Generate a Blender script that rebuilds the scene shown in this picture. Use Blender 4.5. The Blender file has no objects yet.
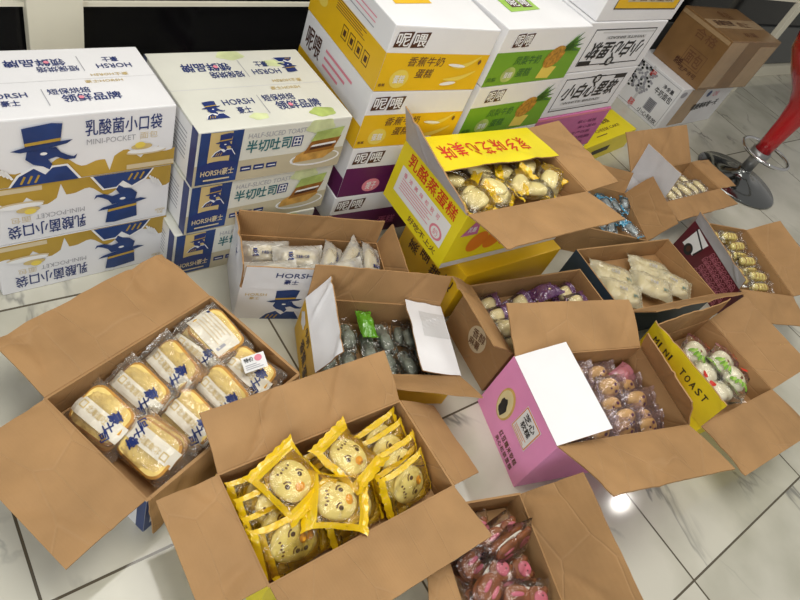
import bpy, bmesh, math, random
from mathutils import Vector, Matrix, noise
from mathutils.bvhtree import BVHTree
from mathutils.geometry import tessellate_polygon

S = bpy.context.scene
COL = S.collection
R = math.radians
PI = math.pi

# ------------------------------------------------------------------ camera
cam_d = bpy.data.cameras.new('camera')
cam = bpy.data.objects.new('camera', cam_d)
COL.objects.link(cam)
cam_d.sensor_width = 36.0
cam_d.lens = 36.0 * 624.33 / 800.0
cam_d.clip_start = 0.05
cam.matrix_world = Matrix(((0.7801264, 0.23693961, -0.57901849, 0.0),
                           (-0.52926504, 0.74344075, -0.40886963, 0.0),
                           (0.33358853, 0.62542424, 0.70538161, 1.6),
                           (0, 0, 0, 1)))
S.camera = cam

# ------------------------------------------------------------------ world and lights
w = bpy.data.worlds.new('world')
S.world = w
w.use_nodes = True
w.node_tree.nodes['Background'].inputs[0].default_value = (1.0, 0.97, 0.92, 1)
w.node_tree.nodes['Background'].inputs[1].default_value = 0.30


def area(name, loc, target, sx, sy, power, col=(1, 1, 1)):
    d = bpy.data.lights.new(name, 'AREA')
    d.shape = 'RECTANGLE'
    d.size = sx
    d.size_y = sy
    d.energy = power
    d.color = col
    o = bpy.data.objects.new(name, d)
    COL.objects.link(o)
    o.location = loc
    o.rotation_euler = (Vector(target) - Vector(loc)).to_track_quat('-Z', 'Y').to_euler()
    return o


area('ceiling_panel_light', (0.9, 0.6, 2.9), (0.9, 0.6, 0), 1.5, 1.5, 48, (1.0, 0.96, 0.88))
area('ceiling_panel_light', (3.4, 0.6, 2.9), (3.2, 0.6, 0), 1.1, 1.1, 20, (1.0, 0.96, 0.88))
area('doorway_daylight', (-1.9, -1.3, 2.1), (0.7, 0.9, 0.2), 1.4, 1.6, 55, (0.95, 0.98, 1.0))
for lx, ly, e in ((4.48, -0.11, 16), (0.36, -0.55, 10), (2.4, 2.0, 10)):
    d = bpy.data.lights.new('downlight', 'POINT')
    d.energy = e
    d.shadow_soft_size = 0.05
    d.color = (1.0, 0.97, 0.9)
    o = bpy.data.objects.new('downlight', d)
    COL.objects.link(o)
    o.location = (lx, ly, 2.95)

S.view_settings.view_transform = 'Standard'
S.view_settings.look = 'None'
S.view_settings.gamma = 1.0
S.view_settings.use_curve_mapping = False
S.view_settings.exposure = 0.0

# ------------------------------------------------------------------ materials
M = {}


def srgb(r, g, b):
    f = lambda c: (c / 255) / 12.92 if c / 255 <= 0.04045 else ((c / 255 + 0.055) / 1.055) ** 2.4
    return (f(r), f(g), f(b), 1)


def mat(name, col, rough=0.5, metal=0.0, spec=0.5, vary=0.0, scale=8.0, bump=0.0, bscale=60.0, coat=0.0):
    m = bpy.data.materials.new(name)
    m.use_nodes = True
    nt = m.node_tree
    b = nt.nodes['Principled BSDF']
    b.inputs['Base Color'].default_value = col
    b.inputs['Roughness'].default_value = rough
    b.inputs['Metallic'].default_value = metal
    b.inputs['Specular IOR Level'].default_value = spec
    b.inputs['Coat Weight'].default_value = coat
    tc = nt.nodes.new('ShaderNodeTexCoord')
    if vary > 0:
        n = nt.nodes.new('ShaderNodeTexNoise')
        n.inputs['Scale'].default_value = scale
        n.inputs['Detail'].default_value = 5
        nt.links.new(tc.outputs['Object'], n.inputs['Vector'])
        cr = nt.nodes.new('ShaderNodeValToRGB')
        cr.color_ramp.elements[0].position = 0.3
        cr.color_ramp.elements[1].position = 0.7
        cr.color_ramp.elements[0].color = [c * (1 - vary) for c in col[:3]] + [1]
        cr.color_ramp.elements[1].color = [min(1, c * (1 + vary)) for c in col[:3]] + [1]
        nt.links.new(n.outputs['Fac'], cr.inputs['Fac'])
        nt.links.new(cr.outputs['Color'], b.inputs['Base Color'])
    if bump > 0:
        n2 = nt.nodes.new('ShaderNodeTexNoise')
        n2.inputs['Scale'].default_value = bscale
        n2.inputs['Detail'].default_value = 3
        nt.links.new(tc.outputs['Object'], n2.inputs['Vector'])
        bp = nt.nodes.new('ShaderNodeBump')
        bp.inputs['Strength'].default_value = bump
        bp.inputs['Distance'].default_value = 0.004
        nt.links.new(n2.outputs['Fac'], bp.inputs['Height'])
        nt.links.new(bp.outputs['Normal'], b.inputs['Normal'])
    M[name] = m
    return m


def film(name, tint, body, body_fac, gloss=0.05, bscale=45.0, bump=0.9, rough=0.09):
    """thin plastic film: see-through, with a share of coloured body and crinkled gloss"""
    m = bpy.data.materials.new(name)
    m.use_nodes = True
    nt = m.node_tree
    nt.nodes.remove(nt.nodes['Principled BSDF'])
    out = nt.nodes['Material Output']
    tr = nt.nodes.new('ShaderNodeBsdfTransparent')
    tr.inputs[0].default_value = tint
    di = nt.nodes.new('ShaderNodeBsdfDiffuse')
    di.inputs[0].default_value = body
    gl = nt.nodes.new('ShaderNodeBsdfGlossy')
    gl.inputs['Roughness'].default_value = rough
    gl.inputs['Color'].default_value = (1, 1, 1, 1)
    tc = nt.nodes.new('ShaderNodeTexCoord')
    n = nt.nodes.new('ShaderNodeTexNoise')
    n.inputs['Scale'].default_value = bscale
    n.inputs['Detail'].default_value = 3
    n.inputs['Distortion'].default_value = 0.6
    nt.links.new(tc.outputs['Object'], n.inputs['Vector'])
    bp = nt.nodes.new('ShaderNodeBump')
    bp.inputs['Strength'].default_value = bump
    bp.inputs['Distance'].default_value = 0.012
    nt.links.new(n.outputs['Fac'], bp.inputs['Height'])
    nt.links.new(bp.outputs['Normal'], gl.inputs['Normal'])
    fr = nt.nodes.new('ShaderNodeFresnel')
    fr.inputs['IOR'].default_value = 1.35
    nt.links.new(bp.outputs['Normal'], fr.inputs['Normal'])
    ad = nt.nodes.new('ShaderNodeMath')
    ad.operation = 'ADD'
    ad.use_clamp = True
    ad.inputs[1].default_value = gloss
    nt.links.new(fr.outputs[0], ad.inputs[0])
    m1 = nt.nodes.new('ShaderNodeMixShader')
    m1.inputs[0].default_value = body_fac
    nt.links.new(tr.outputs[0], m1.inputs[1])
    nt.links.new(di.outputs[0], m1.inputs[2])
    m2 = nt.nodes.new('ShaderNodeMixShader')
    nt.links.new(ad.outputs[0], m2.inputs[0])
    nt.links.new(m1.outputs[0], m2.inputs[1])
    nt.links.new(gl.outputs[0], m2.inputs[2])
    nt.links.new(m2.outputs[0], out.inputs[0])
    M[name] = m
    return m


mat('kraft', (0.385, 0.222, 0.096, 1), 0.72, spec=0.3, vary=0.13, scale=7, bump=0.50, bscale=16)
def corrugate(m):
    nt = m.node_tree
    bp = next(n for n in nt.nodes if n.type == 'BUMP')
    old = bp.inputs['Height'].links[0].from_socket
    tc = next(n for n in nt.nodes if n.type == 'TEX_COORD')
    wv = nt.nodes.new('ShaderNodeTexWave')
    wv.bands_direction = 'X'
    wv.inputs['Scale'].default_value = 42
    wv.inputs['Distortion'].default_value = 0.15
    nt.links.new(tc.outputs['Object'], wv.inputs['Vector'])
    ma = nt.nodes.new('ShaderNodeMath')
    ma.operation = 'MULTIPLY_ADD'
    ma.inputs[1].default_value = 0.06
    nt.links.new(wv.outputs['Fac'], ma.inputs[0])
    nt.links.new(old, ma.inputs[2])
    nt.links.new(ma.outputs[0], bp.inputs['Height'])


def scuff_crease_contrast(m):  # scuffed crease lines; contrast lost in diffuse light is put into the colour
    nt = m.node_tree
    b = nt.nodes['Principled BSDF']
    src = b.inputs['Base Color'].links[0].from_socket
    tc = next(n for n in nt.nodes if n.type == 'TEX_COORD')
    mp = nt.nodes.new('ShaderNodeMapping')
    mp.inputs['Rotation'].default_value = (0.3, 0.2, 0.4)
    mp.inputs['Scale'].default_value = (3.2, 1.4, 2.0)
    nt.links.new(tc.outputs['Object'], mp.inputs['Vector'])
    n = nt.nodes.new('ShaderNodeTexVoronoi')
    n.feature = 'DISTANCE_TO_EDGE'
    n.inputs['Scale'].default_value = 2.3
    nt.links.new(mp.outputs[0], n.inputs['Vector'])
    ab = n
    cr = nt.nodes.new('ShaderNodeValToRGB')
    cr.color_ramp.elements[0].color = (1, 1, 1, 1)
    cr.color_ramp.elements[1].position = 0.016
    cr.color_ramp.elements[1].color = (0, 0, 0, 1)
    nt.links.new(ab.outputs[0], cr.inputs['Fac'])
    mx = nt.nodes.new('ShaderNodeMixRGB')
    mx.inputs[2].default_value = (0.47, 0.31, 0.17, 1)
    ml = nt.nodes.new('ShaderNodeMath')
    ml.operation = 'MULTIPLY'
    ml.inputs[1].default_value = 0.14
    nt.links.new(cr.outputs['Color'], ml.inputs[0])
    nt.links.new(ml.outputs[0], mx.inputs[0])
    nt.links.new(src, mx.inputs[1])
    nt.links.new(mx.outputs[0], b.inputs['Base Color'])
    # the crease also dents the board
    bp = next(q for q in nt.nodes if q.type == 'BUMP')
    old = bp.inputs['Height'].links[0].from_socket
    ma = nt.nodes.new('ShaderNodeMath')
    ma.operation = 'MULTIPLY_ADD'
    ma.inputs[1].default_value = -0.45
    nt.links.new(cr.outputs['Color'], ma.inputs[0])
    nt.links.new(old, ma.inputs[2])
    nt.links.new(ma.outputs[0], bp.inputs['Height'])


corrugate(M['kraft'])
scuff_crease_contrast(M['kraft'])
mat('kraft_taped', (0.24, 0.13, 0.05, 1), 0.28, spec=0.5, vary=0.14, scale=7, bump=0.25, bscale=30)
mat('white_card', (0.80, 0.80, 0.82, 1), 0.45, vary=0.03, scale=6, bump=0.08)
mat('grey_card', (0.50, 0.49, 0.52, 1), 0.4, vary=0.05)
mat('cream_card', (0.70, 0.70, 0.63, 1), 0.32, vary=0.06, scale=6, bump=0.15, bscale=25)
mat('yellow_card', (0.86, 0.72, 0.015, 1), 0.4, vary=0.04)
mat('orange_yellow_card', (0.78, 0.47, 0.008, 1), 0.4, vary=0.05)
mat('pink_card', (0.90, 0.33, 0.62, 1), 0.4, vary=0.08, scale=5)
mat('magenta_card', (0.56, 0.15, 0.34, 1), 0.42, vary=0.08)
mat('purple_card', (0.115, 0.012, 0.085, 1), 0.4, vary=0.1)
mat('maroon_card', (0.115, 0.008, 0.018, 1), 0.35, vary=0.1)
mat('navy_card', (0.022, 0.05, 0.09, 1), 0.4, vary=0.1)
mat('green', (0.16, 0.36, 0.02, 1), 0.45)
mat('light_green', (0.32, 0.55, 0.07, 1), 0.45)
mat('navy', (0.012, 0.03, 0.16, 1), 0.4)
mat('royal', (0.012, 0.042, 0.17, 1), 0.4, vary=0.25, scale=14)
mat('gold', (0.47, 0.30, 0.045, 1), 0.4, vary=0.15, scale=6)
mat('pale_gold', (0.62, 0.47, 0.2, 1), 0.4)
mat('lace_gold', (0.66, 0.55, 0.36, 1), 0.4)
mat('black', (0.012, 0.012, 0.013, 1), 0.45)
mat('dark_brown', (0.07, 0.022, 0.012, 1), 0.45)
mat('brown_ink', (0.16, 0.07, 0.03, 1), 0.5)
mat('grey_ink', (0.36, 0.36, 0.40, 1), 0.5)
mat('light_grey_ink', (0.62, 0.62, 0.63, 1), 0.5)
mat('white', (0.86, 0.86, 0.86, 1), 0.4)
mat('red', (0.65, 0.03, 0.015, 1), 0.4)
mat('orange', (0.80, 0.22, 0.015, 1), 0.4)
mat('pink_ink', (0.78, 0.25, 0.33, 1), 0.4)
mat('teal', (0.02, 0.14, 0.16, 1), 0.4)
mat('beige', (0.52, 0.46, 0.32, 1), 0.4, vary=0.08)
mat('toast_ink', (0.55, 0.30, 0.07, 1), 0.4, vary=0.25, scale=40)
mat('toast_brown', (0.30, 0.12, 0.02, 1), 0.4, vary=0.2, scale=40)
mat('leaf_green', (0.40, 0.50, 0.14, 1), 0.4, vary=0.25, scale=25)
mat('pale_leaf', (0.60, 0.66, 0.36, 1), 0.4, vary=0.2, scale=18)
mat('dark_leaf', (0.05, 0.16, 0.03, 1), 0.4)
mat('pineapple', (0.45, 0.22, 0.02, 1), 0.4, vary=0.5, scale=70)
mat('banana', (0.80, 0.62, 0.10, 1), 0.4)
mat('tape', (0.42, 0.28, 0.15, 1), 0.2, spec=0.6, vary=0.1)
mat('clear_tape', (0.66, 0.64, 0.60, 1), 0.15, spec=0.6)
mat('seam', (0.22, 0.20, 0.16, 1), 0.7)
mat('chrome', (0.75, 0.75, 0.76, 1), 0.1, metal=1.0)
mat('chrome_dark_reflection', (0.22, 0.23, 0.23, 1), 0.12, metal=1.0)  # stool base chrome; the dark reflection in it is put into the colour
mat('grey_metal', (0.34, 0.34, 0.34, 1), 0.35, metal=0.7)
mat('red_shell', (0.48, 0.006, 0.012, 1), 0.2, coat=0.5)
mat('black_glass', (0.006, 0.006, 0.007, 1), 0.12, spec=0.35)
mat('grey_panel', (0.10, 0.105, 0.105, 1), 0.4)
mat('ivory_trim', (0.84, 0.80, 0.66, 1), 0.4, vary=0.03)
mat('plaster', (0.66, 0.65, 0.61, 1), 0.8)
# food
mat('cream_cake', (0.86, 0.74, 0.33, 1), 0.5, vary=0.10, scale=30, bump=0.1)
mat('pale_bread', (0.82, 0.70, 0.38, 1), 0.6, vary=0.06, scale=25, bump=0.1)
mat('golden_cake', (0.74, 0.48, 0.14, 1), 0.55, vary=0.15, scale=30, bump=0.15)
mat('toast_crumb', (0.90, 0.66, 0.21, 1), 0.65, vary=0.16, scale=28, bump=0.3, bscale=120)
mat('toast_crust', (0.55, 0.27, 0.05, 1), 0.6, vary=0.22, scale=30, bump=0.2)
mat('choc_cake', (0.25, 0.070, 0.013, 1), 0.55, vary=0.2, scale=30, bump=0.15)
mat('orange_cake', (0.42, 0.13, 0.02, 1), 0.5, vary=0.2, scale=25)
mat('white_cream', (0.84, 0.80, 0.70, 1), 0.5)
mat('bun', (0.84, 0.79, 0.60, 1), 0.55, vary=0.05, scale=20)
mat('grey_snack', (0.24, 0.27, 0.22, 1), 0.55, vary=0.45, scale=30)
mat('green_snack', (0.16, 0.42, 0.02, 1), 0.45, vary=0.3, scale=30)
mat('pink_icing', (0.62, 0.15, 0.22, 1), 0.45, vary=0.08)
mat('blue_snack', (0.36, 0.42, 0.44, 1), 0.5, vary=0.5, scale=35)
mat('yellow_roll', (0.80, 0.68, 0.22, 1), 0.55, vary=0.1, scale=40, bump=0.2)
# films
film('clear_film', (0.99, 0.99, 0.985, 1), (0.8, 0.8, 0.8, 1), 0.01, 0.03, bump=0.55)
film('frosted_film', (0.99, 0.99, 0.98, 1), (0.86, 0.84, 0.76, 1), 0.07, 0.05)
film('milky_film', (0.97, 0.96, 0.88, 1), (0.80, 0.74, 0.52, 1), 0.42, 0.06)
film('pocket_film', (0.98, 0.98, 0.97, 1), (0.84, 0.83, 0.78, 1), 0.40, 0.05)
film('white_film', (0.95, 0.95, 0.92, 1), (0.80, 0.79, 0.72, 1), 0.80, 0.07)
film('yellow_film', (1.0, 0.80, 0.10, 1), (0.90, 0.60, 0.006, 1), 0.78, 0.05)
film('yellow_clear_film', (1.0, 0.97, 0.80, 1), (0.8, 0.6, 0.05, 1), 0.02, 0.05)
film('purple_film', (0.55, 0.35, 0.60, 1), (0.16, 0.04, 0.20, 1), 0.60, 0.12)
film('lilac_film', (0.96, 0.92, 0.94, 1), (0.62, 0.48, 0.54, 1), 0.10, 0.05)
film('pink_film', (0.95, 0.60, 0.66, 1), (0.72, 0.26, 0.34, 1), 0.55, 0.1)
film('blue_film', (0.45, 0.80, 0.95, 1), (0.05, 0.40, 0.66, 1), 0.65, 0.12)
film('green_film', (0.55, 0.85, 0.25, 1), (0.14, 0.45, 0.02, 1), 0.7, 0.08)


def floor_material():
    m = bpy.data.materials.new('marble_tile')
    m.use_nodes = True
    nt = m.node_tree
    L = nt.links
    b = nt.nodes['Principled BSDF']
    tc = nt.nodes.new('ShaderNodeTexCoord')
    mp = nt.nodes.new('ShaderNodeMapping')
    mp.inputs['Location'].default_value = (-0.0213 + 8.0, -0.463 + 8.0, 0)
    L.new(tc.outputs['Object'], mp.inputs['Vector'])
    br = nt.nodes.new('ShaderNodeTexBrick')
    br.offset = 0.0
    br.squash = 1.0
    br.inputs['Scale'].default_value = 1.0
    br.inputs['Brick Width'].default_value = 0.8
    br.inputs['Row Height'].default_value = 0.8
    br.inputs['Mortar Size'].default_value = 0.0035
    br.inputs['Mortar Smooth'].default_value = 0.1
    br.inputs['Color1'].default_value = (0, 0, 0, 1)
    br.inputs['Color2'].default_value = (1, 1, 1, 1)
    br.inputs['Mortar'].default_value = (0.5, 0.5, 0.5, 1)
    L.new(mp.outputs[0], br.inputs['Vector'])
    # each tile its own slice of marble
    add = nt.nodes.new('ShaderNodeVectorMath')
    add.operation = 'MULTIPLY_ADD'
    L.new(br.outputs['Color'], add.inputs[0])
    add.inputs[1].default_value = (3.1, 5.7, 9.3)
    L.new(mp.outputs[0], add.inputs[2])
    rot = nt.nodes.new('ShaderNodeMapping')
    rot.inputs['Rotation'].default_value = (0, 0, 0.5)
    rot.inputs['Scale'].default_value = (1.7, 0.8, 1)
    L.new(add.outputs[0], rot.inputs['Vector'])
    n = nt.nodes.new('ShaderNodeTexNoise')
    n.inputs['Scale'].default_value = 1.7
    n.inputs['Detail'].default_value = 5
    n.inputs['Roughness'].default_value = 0.55
    n.inputs['Distortion'].default_value = 0.7
    L.new(rot.outputs[0], n.inputs['Vector'])
    s = nt.nodes.new('ShaderNodeMath')
    s.operation = 'SUBTRACT'
    s.inputs[1].default_value = 0.53
    L.new(n.outputs['Fac'], s.inputs[0])
    a = nt.nodes.new('ShaderNodeMath')
    a.operation = 'ABSOLUTE'
    L.new(s.outputs[0], a.inputs[0])
    cr = nt.nodes.new('ShaderNodeValToRGB')
    cr.color_ramp.elements[0].position = 0.0
    cr.color_ramp.elements[0].color = (0.85, 0.85, 0.85, 1)
    cr.color_ramp.elements[1].position = 0.022
    cr.color_ramp.elements[1].color = (0, 0, 0, 1)
    L.new(a.outputs[0], cr.inputs['Fac'])
    n3 = nt.nodes.new('ShaderNodeTexNoise')
    n3.inputs['Scale'].default_value = 2.2
    L.new(add.outputs[0], n3.inputs['Vector'])
    cr3 = nt.nodes.new('ShaderNodeValToRGB')
    cr3.color_ramp.elements[0].position = 0.50
    cr3.color_ramp.elements[1].position = 0.64
    L.new(n3.outputs['Fac'], cr3.inputs['Fac'])
    mul = nt.nodes.new('ShaderNodeMath')
    mul.operation = 'MULTIPLY'
    L.new(cr.outputs['Color'], mul.inputs[0])
    L.new(cr3.outputs['Color'], mul.inputs[1])
    n2 = nt.nodes.new('ShaderNodeTexNoise')
    n2.inputs['Scale'].default_value = 3.0
    n2.inputs['Detail'].default_value = 4
    L.new(add.outputs[0], n2.inputs['Vector'])
    base = nt.nodes.new('ShaderNodeValToRGB')
    base.color_ramp.elements[0].color = (0.44, 0.43, 0.35, 1)
    base.color_ramp.elements[1].color = (0.60, 0.585, 0.50, 1)
    base.color_ramp.elements[0].position = 0.3
    base.color_ramp.elements[1].position = 0.6
    L.new(n2.outputs['Fac'], base.inputs['Fac'])
    mx = nt.nodes.new('ShaderNodeMixRGB')
    mx.inputs[2].default_value = (0.17, 0.17, 0.16, 1)
    L.new(mul.outputs[0], mx.inputs[0])
    L.new(base.outputs['Color'], mx.inputs[1])
    mx2 = nt.nodes.new('ShaderNodeMixRGB')
    mx2.inputs[2].default_value = (0.10, 0.085, 0.06, 1)
    L.new(br.outputs['Fac'], mx2.inputs[0])
    L.new(mx.outputs[0], mx2.inputs[1])
    L.new(mx2.outputs[0], b.inputs['Base Color'])
    b.inputs['Roughness'].default_value = 0.09
    b.inputs['Specular IOR Level'].default_value = 0.5
    M['marble_tile'] = m


floor_material()

# ------------------------------------------------------------------ object helpers


def tag(o, label=None, cat=None, group=None, kind=None):
    if label:
        o['label'] = label
    if cat:
        o['category'] = cat
    if group:
        o['group'] = group
    if kind:
        o['kind'] = kind
    return o


def empty(name, loc=(0, 0, 0), rz=0.0):
    o = bpy.data.objects.new(name, None)
    o.empty_display_size = 0.05
    COL.objects.link(o)
    o.location = loc
    o.rotation_euler = (0, 0, rz)
    return o


def copy_tree(o, parent=None):
    c = o.copy()
    COL.objects.link(c)
    if parent:
        c.parent = parent
        c.matrix_parent_inverse = o.matrix_parent_inverse
    for ch in list(o.children):
        copy_tree(ch, c)
    return c


class MB:
    """collects shapes, then links them as one mesh object"""

    def __init__(self):
        self.v, self.f, self.m, self.s = [], [], [], []
        self.mats = []

    def mi(self, name):
        if name not in self.mats:
            self.mats.append(name)
        return self.mats.index(name)

    def add(self, verts, faces, m, smooth=False):
        o = len(self.v)
        i = self.mi(m)
        self.v += [tuple(p) for p in verts]
        for f in faces:
            self.f.append([o + k for k in f])
            self.m.append(i)
            self.s.append(smooth)

    def box(self, c, s, m, mtx=None):
        x, y, z = s[0] / 2, s[1] / 2, s[2] / 2
        vs = [Vector((sx * x, sy * y, sz * z)) for sx in (-1, 1) for sy in (-1, 1) for sz in (-1, 1)]
        if mtx:
            vs = [mtx @ p for p in vs]
        vs = [p + Vector(c) for p in vs]
        self.add(vs, [(0, 1, 3, 2), (4, 6, 7, 5), (0, 4, 5, 1), (2, 3, 7, 6), (0, 2, 6, 4), (1, 5, 7, 3)], m)

    def lathe(self, prof, m, seg=40, c=(0, 0, 0)):
        vs, fs = [], []
        n = len(prof)
        for i in range(seg):
            a = 2 * PI * i / seg
            for r, z in prof:
                vs.append((c[0] + r * math.cos(a), c[1] + r * math.sin(a), c[2] + z))
        for i in range(seg):
            j = (i + 1) % seg
            for k in range(n - 1):
                fs.append((i * n + k, j * n + k, j * n + k + 1, i * n + k + 1))
        self.add(vs, fs, m, True)

    def tube(self, pts, r, m, seg=10, closed=False):
        vs, fs = [], []
        n = len(pts)
        P = [Vector(p) for p in pts]
        for i, p in enumerate(P):
            a = P[(i + 1) % n] if (closed or i < n - 1) else p
            b = P[i - 1] if (closed or i > 0) else p
            t = (a - b).normalized()
            u = t.cross(Vector((0, 0, 1)))
            if u.length < 1e-4:
                u = t.cross(Vector((1, 0, 0)))
            u.normalize()
            q = t.cross(u)
            for k in range(seg):
                an = 2 * PI * k / seg
                vs.append(p + r * (math.cos(an) * u + math.sin(an) * q))
        for i in range(n if closed else n - 1):
            j = (i + 1) % n
            for k in range(seg):
                l = (k + 1) % seg
                fs.append((i * seg + k, i * seg + l, j * seg + l, j * seg + k))
        if not closed:
            fs.append(tuple(range(seg)))
            fs.append(tuple((n - 1) * seg + k for k in range(seg)))
        self.add(vs, fs, m, True)

    def build(self, name, parent=None, fix=True, bevel=0.0):
        me = bpy.data.meshes.new(name)
        me.from_pydata(self.v, [], self.f)
        for n in self.mats:
            me.materials.append(M[n])
        for p, i, s in zip(me.polygons, self.m, self.s):
            p.material_index = i
            p.use_smooth = s
        if fix or bevel:
            bm = bmesh.new()
            bm.from_mesh(me)
            if bevel:
                bmesh.ops.bevel(bm, geom=[e for e in bm.edges], offset=bevel, segments=2, affect='EDGES', profile=0.6)
            if fix:
                bmesh.ops.recalc_face_normals(bm, faces=bm.faces)
            bm.to_mesh(me)
            bm.free()
        me.update()
        o = bpy.data.objects.new(name, me)
        COL.objects.link(o)
        if parent:
            o.parent = parent
        return o


# ------------------------------------------------------------------ lettering
_tc = {}


def glyphs(s, bold=0.0, sp=1.0):
    key = (s, bold, sp)
    if key in _tc:
        return _tc[key]
    cu = bpy.data.curves.new('lettering', 'FONT')
    cu.body = s
    cu.size = 1.0
    cu.resolution_u = 2
    cu.offset = bold
    cu.space_character = sp
    cu.fill_mode = 'BOTH'
    o = bpy.data.objects.new('lettering', cu)
    COL.objects.link(o)
    dg = bpy.context.evaluated_depsgraph_get()
    me = bpy.data.meshes.new_from_object(o.evaluated_get(dg))
    vs = [(v.co.x, v.co.y) for v in me.vertices]
    fs = [tuple(p.vertices) for p in me.polygons]
    bpy.data.objects.remove(o)
    bpy.data.curves.remove(cu)
    bpy.data.meshes.remove(me)
    if vs:
        x0 = min(v[0] for v in vs); x1 = max(v[0] for v in vs)
        y0 = min(v[1] for v in vs); y1 = max(v[1] for v in vs)
        vs = [((x - x0) / max(1e-6, x1 - x0), (y - y0) / max(1e-6, y1 - y0)) for x, y in vs]
    _tc[key] = (vs, fs)
    return _tc[key]


class Print:
    """flat printing on one face: origin o, in-plane axes ex, ey, size U x V"""

    def __init__(self, o, ex, ey, U, V, flip=False):
        self.o, self.ex, self.ey = Vector(o), Vector(ex).normalized(), Vector(ey).normalized()
        self.n = self.ex.cross(self.ey)
        self.U, self.V, self.flip = U, V, flip
        self.mb = MB()
        self.warp = None

    def P(self, u, v, lay):
        if self.flip:
            u, v = self.U - u, self.V - v
        if self.warp:
            return self.warp(u, v, 0.0006 * (lay + 1))
        return self.o + self.ex * u + self.ey * v + self.n * (0.0006 * (lay + 1))

    def poly(self, pts, m, lay=0):
        tris = tessellate_polygon([[Vector((p[0], p[1], 0)) for p in pts]])
        self.mb.add([self.P(p[0], p[1], lay) for p in pts], tris, m)

    def rect(self, u0, v0, u1, v1, m, lay=0):
        if self.warp:
            na, nb = 10, 6
            vs = [self.P(u0 + (u1 - u0) * i / na, v0 + (v1 - v0) * j / nb, lay) for j in range(nb + 1) for i in range(na + 1)]
            self.mb.add(vs, [(j * (na + 1) + i, j * (na + 1) + i + 1, (j + 1) * (na + 1) + i + 1, (j + 1) * (na + 1) + i) for j in range(nb) for i in range(na)], m)
        else:
            self.poly([(u0, v0), (u1, v0), (u1, v1), (u0, v1)], m, lay)

    def frame(self, u0, v0, u1, v1, t, m, lay=0):
        self.rect(u0, v0, u1, v0 + t, m, lay)
        self.rect(u0, v1 - t, u1, v1, m, lay)
        self.rect(u0, v0, u0 + t, v1, m, lay)
        self.rect(u1 - t, v0, u1, v1, m, lay)

    def ell(self, cu, cv, ru, rv, m, lay=0, n=20, a=0.0, wob=0.0):
        pts = []
        for i in range(n):
            t = 2 * PI * i / n
            k = 1 + wob * math.sin(5 * t + cu * 90)
            x, y = ru * k * math.cos(t), rv * k * math.sin(t)
            pts.append((cu + x * math.cos(a) - y * math.sin(a), cv + x * math.sin(a) + y * math.cos(a)))
        self.poly(pts, m, lay)

    def stroke(self, pts, wd, m, lay=0):
        for (a, b), (c, d) in zip(pts[:-1], pts[1:]):
            l = math.hypot(c - a, d - b) or 1e-6
            nx, ny = -(d - b) / l * wd / 2, (c - a) / l * wd / 2
            self.poly([(a + nx, b + ny), (a - nx, b - ny), (c - nx, d - ny), (c + nx, d + ny)], m, lay)

    def text(self, s, u, v, wd, ht, m, lay=1, bold=0.0, rot=0.0, slant=0.0, sp=1.0):
        """lower left (u,v), fitted to wd x ht, turned by rot about its centre"""
        vs, fs = glyphs(s, 0.0, sp)
        cx, cy = u + wd / 2, v + ht / 2
        ca, sa = math.cos(rot), math.sin(rot)
        b = min(bold, 0.05) * 0.6 * ht
        for n_, (qx, qy) in enumerate(((0, 0),) if b <= 0 else ((b, 0), (-b, 0), (0, b), (0, -b))):
            out = []
            for x, y in vs:
                px, py = (x - 0.5) * wd + slant * (y - 0.5) * ht + qx, (y - 0.5) * ht + qy
                out.append(self.P(cx + px * ca - py * sa, cy + px * sa + py * ca, lay + 0.17 * n_))
            self.mb.add(out, fs, m)

    def emblem(self, u, v, s, ink='royal', rim='white', gold='gold', lay=1, mir=False):
        """the top hatted gentleman silhouette used as the maker's emblem"""
        def q(pts):
            return [(u + ((1 - x) if mir else x) * s, v + y * s) for x, y in pts]
        self.poly(q([(0.02, 0), (0.14, 0.20), (0.36, 0.33), (0.62, 0.30), (0.80, 0.30), (0.98, 0.0)]), rim, lay)
        self.poly(q([(0.05, 0), (0.17, 0.18), (0.36, 0.29), (0.50, 0.16), (0.60, 0.27), (0.78, 0.27), (0.94, 0.0)]), ink, lay + 1)
        self.poly(q([(0.30, 0.60), (0.27, 0.46), (0.36, 0.36), (0.48, 0.31), (0.56, 0.24), (0.60, 0.33), (0.55, 0.42),
                     (0.66, 0.45), (0.78, 0.38), (0.90, 0.38), (0.93, 0.46), (0.88, 0.42), (0.80, 0.46), (0.72, 0.52),
                     (0.66, 0.62)]), ink, lay + 1)
        self.ell(u + ((1 - 0.5) if mir else 0.5) * s, v + 0.53 * s, 0.045 * s, 0.025 * s, rim, lay + 2)
        self.poly(q([(0.10, 0.62), (0.22, 0.58), (0.50, 0.60), (0.80, 0.66), (0.88, 0.72), (0.70, 0.71), (0.30, 0.67)]), ink, lay + 1)
        self.poly(q([(0.28, 0.66), (0.72, 0.70), (0.76, 1.0), (0.62, 1.02), (0.26, 0.97)]), ink, lay + 1)
        self.poly(q([(0.28, 0.68), (0.72, 0.72), (0.725, 0.77), (0.275, 0.73)]), gold, lay + 2)
        for k in range(3):
            self.stroke(q([(0.18 + 0.09 * k, 0.04), (0.24 + 0.09 * k, 0.17)]), 0.03 * s, gold, lay + 2)

    def build(self, name, parent):
        return self.mb.build(name, parent, fix=False)


# ------------------------------------------------------------------ setting
f = MB()
f.box((3.5, 0.4, -0.05), (16, 14, 0.1), 'marble_tile')
fl = f.build('floor')
tag(fl, kind='structure')
wb = MB()
wb.box((3.5, 2.66, 1.5), (16, 0.1, 3.0), 'plaster')
tag(wb.build('wall_back'), kind='structure')
b = MB()
b.box((3.5, 2.60, 0.05), (16, 0.02, 0.1), 'ivory_trim')
tag(b.build('baseboard_back'), kind='structure')


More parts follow.
